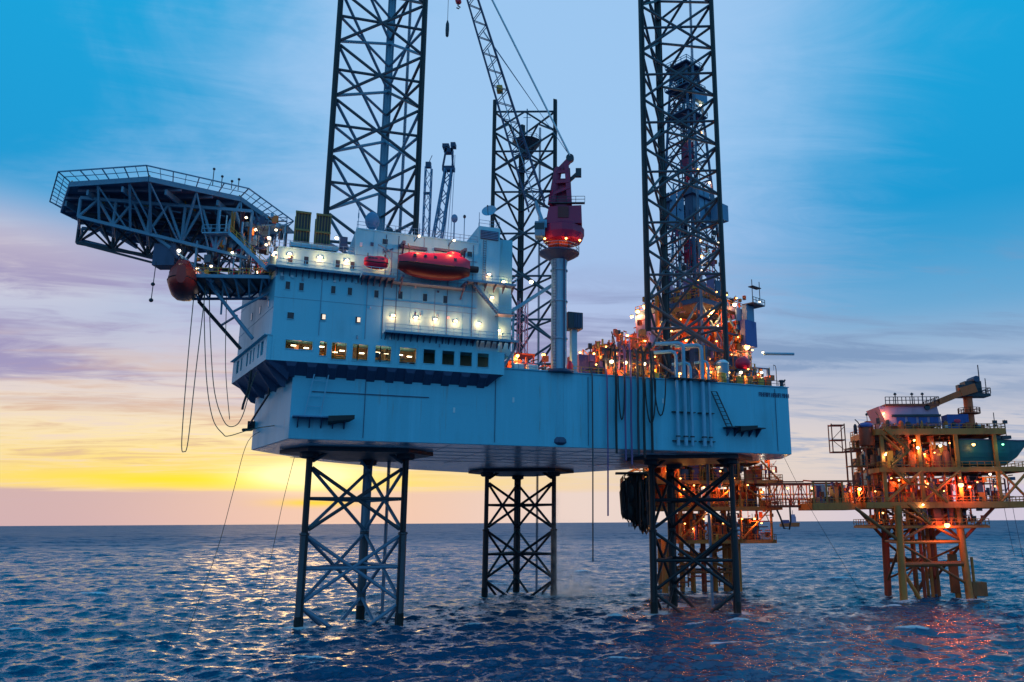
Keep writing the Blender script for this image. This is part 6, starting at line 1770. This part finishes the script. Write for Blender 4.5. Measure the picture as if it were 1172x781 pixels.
part('pedestal', MB().lathe((83.4, 178, 34.9), [(1.0, 0), (.95, 7.2), (1.3, 7.6)], 16), 'orange', pc, True)
part('gallery', MB().lathe((83.4, 178, 38.6), [(1, 0), (2.3, .1), (2.3, .25), (1, .3)], 12), 'rust', pc)
railing([(83.4 + 2.25 * math.cos(a), 178 + 2.25 * math.sin(a), 38.85) for a in [i * math.pi / 5 for i in range(10)]], pc, 'rust', 1.1, 1.4, closed=True, r=.06)
part('slew_table', MB().box(81.2, 176.4, 42.4, 87.8, 179.8, 43.0), 'steel_dark', pc)
part('engine_house', MB().box(82.6, 176.8, 43.0, 86.2, 179.4, 45.8).box(81.0, 176.6, 43.0, 82.4, 178, 45.0), 'steel_dark', pc)
part('winch', MB().tube((85, 176.2, 46.2), (85, 179.8, 46.2), .7, 10), 'steel_navy', pc)
part('antler', MB().tube((86.4, 178, 45.6), (86.4, 178, 49.6), .12).tube((87.2, 177, 43), (87.2, 177, 46.4), .1), 'steel_dark', pc)
railing([(81.2, 176.4, 43), (87.8, 176.4, 43), (87.8, 179.8, 43)], pc, 'steel_dark', 1.2, 1.0, r=.07)
part('boom', MB().beam((83.0, 176.2, 43.8), (73.4, 176.2, 40.0), 1.0, 1.3).beam((84.4, 176.2, 44.2), (81, 176.2, 43.2), 1.2, 1.9), 'orange', pc)
part('boom_tip', MB().tube((73.4, 175.6, 39.9), (73.4, 176.8, 39.9), .6, 10), 'steel_dark', pc)
lb = thing(WF, 'lifeboat', 'teal boat shaped hull lying on the middle deck of the production platform', 'boat', (86, 177, 27))
rs = []
for q, b_, kz, gz in ((79.4, 1.5, 27.6, 33), (82, 1.9, 27.3, 33), (86, 1.9, 27.2, 32.8), (89.5, 1.6, 27.4, 32.6), (92.2, 1.0, 29.2, 32.6), (94.6, .15, 32.0, 32.7)):
    rs.append([(q, 177, kz), (q, 177 - b_ * .8, kz + .4), (q, 177 - b_, (kz + gz) / 2), (q, 177 - b_, gz), (q, 177 + b_, gz), (q, 177 + b_, (kz + gz) / 2), (q, 177 + b_ * .8, kz + .4)])
part('hull', MB().rings(rs), 'teal', lb)
part('gunwale', MB().beam((79.4, 175.1, 32.95), (86, 174.98, 32.8), .2).beam((86, 174.98, 32.8), (92.2, 175.9, 32.65), .2).beam((92.2, 175.9, 32.65), (94.6, 176.8, 32.75), .2), 'steel_navy', lb)
for z in (29.2, 30.6, 31.6):
    part('plank', MB().beam((79.6, 175.12, z), (89, 175.25, z), .06, .12), 'teal', lb)
sg = thing(WF, 'deck_extension', 'lattice bracket deck on the right end of the production platform', 'platform', (94, 180, 27))
part('deck', MB().box(93.4, 174.6, 26.6, 101, 182, 27.0), 'ochre', sg)
for a, b in (((92.6, 20), (96.5, 26.5)), ((96.5, 26.5), (99.5, 21.5)), ((92.8, 26.4), (96.4, 20.2))):
    rod('brace', (a[0], 174.8, a[1]), (b[0], 174.8, b[1]), .18, 'steel_navy', sg)
railing([(93.4, 174.6, 27), (101, 174.6, 27)], sg, 'ochre', r=.06)
for x, lab in ((87.2, 'thin mast at the right end of the top deck'), (89.4, 'thinner mast past the right end of the top deck')):
    m_ = thing(WF, 'instrument_mast', lab, 'mast', (x, 175, 34.9), 'masts on the production platform')
    part('pole', MB().tube((x, 175, 33.5), (x, 175, 38.6 if x < 88 else 37), .09), 'steel_dark', m_)
    part('lamp_head', MB().box(x - .4, 174.8, 36.2, x + .5, 175.2, 36.9), 'steel_dark', m_)
    part('foot', MB().box(x - 1.2, 174.5, 32.9, x + .8, 176, 33.6), 'steel_dark', m_)
for x, z1, lab in ((87.2, 9.5, 'left of two thin ropes hanging under the right end of the platform'), (89.0, 8.6, 'right of two thin ropes hanging under the right end of the platform')):
    rope([(x, 175, 19), (x + .2, 175, 16), (x + .9, 175, z1), (x + 1.1, 175, z1 - .6)], .05, lab, 'ropes under the production platform', 'steel_navy', fr=WF)
rope([(38.6, 162, HT - 12.2), (45.5, 172, 19), (53.6, 172, 4), (56, 172, 0)], .04, 'thin line running from the hull corner down past the footbridge', None, 'steel_dark', 'mooring_line')

# ------------------------------------------------------------------ far ship
sh = thing(WF, 'supply_ship', 'tiny orange and lilac supply ship on the horizon under the footbridge', 'ship', (600, 2500, 0))
rs = []
for q, b_ in ((570, 5), (574, 7), (610, 7), (622, 5), (628, .5)):
    rs.append([(q, 2500, -2), (q, 2500 - b_, 0), (q + (2 if q > 615 else 0), 2500 - b_, 9 if q < 600 else 12), (q + (2 if q > 615 else 0), 2500 + b_, 9 if q < 600 else 12), (q, 2500 + b_, 0)])
part('hull', MB().rings(rs), 'orange', sh)
part('superstructure', MB().box(602, 2494, 12, 618, 2506, 30).box(605, 2495, 30, 616, 2505, 36), 'pink_tarp', sh)
part('cargo', MB().box(574, 2495, 9, 598, 2505, 20), 'purple', sh)
part('mast', MB().beam((610, 2500, 36), (610, 2500, 48), 1.2), 'steel_navy', sh)

# ------------------------------------------------------------------ spray from the overboard discharge beside the short leg
def spray():
    m = bpy.data.materials.new('spray_mist'); m.use_nodes = True
    k = NT(m.node_tree); nt = m.node_tree
    nt.nodes.remove(nt.nodes['Principled BSDF'])
    v = k.n('ShaderNodeVolumePrincipled')
    v.inputs['Color'].default_value = (1, .99, .98, 1)
    v.inputs['Anisotropy'].default_value = .7
    tc = k.n('ShaderNodeTexCoord'); sp = k.n('ShaderNodeSeparateXYZ'); nt.links.new(tc.outputs['Object'], sp.inputs[0])
    x, y, z = sp.outputs
    n = k.noise(tc.outputs['Object'], .42, 3, .6)
    base = k.m('MULTIPLY', k.gauss(x, 5.5, 5.0), k.mr(z, 7.0, .2))
    fall = k.m('MULTIPLY', k.gauss(x, 0.6, .8), k.mr(z, 27, 4))
    d = k.m('ADD', k.m('MULTIPLY', base, .9), k.m('MULTIPLY', fall, .8))
    mid = k.m('MULTIPLY', k.gauss(x, 3.0, 3.0), k.mr(z, 19, 5))
    d = k.m('ADD', d, k.m('MULTIPLY', mid, .35))
    d = k.m('MULTIPLY', k.m('MULTIPLY', d, k.mr(n, .3, .75)), k.gauss(y, 0, 2.2))
    nt.links.new(k.m('MULTIPLY', d, .6), v.inputs['Density'])
    nt.links.new(v.outputs[0], nt.nodes['Material Output'].inputs['Volume'])
    MATS['spray_mist'] = m
    o = bpy.data.objects.new('spray', mesh('spray', MB().box(-2.5, -4, .05, 17, 4, 27.5), 'spray_mist'))
    COL.objects.link(o)
    o.location = (-8.2, 189.5, 0)
    tag(o, 'pale water spray drifting off the short middle leg at the sea', 'spray')
    o['kind'] = 'stuff'


spray()
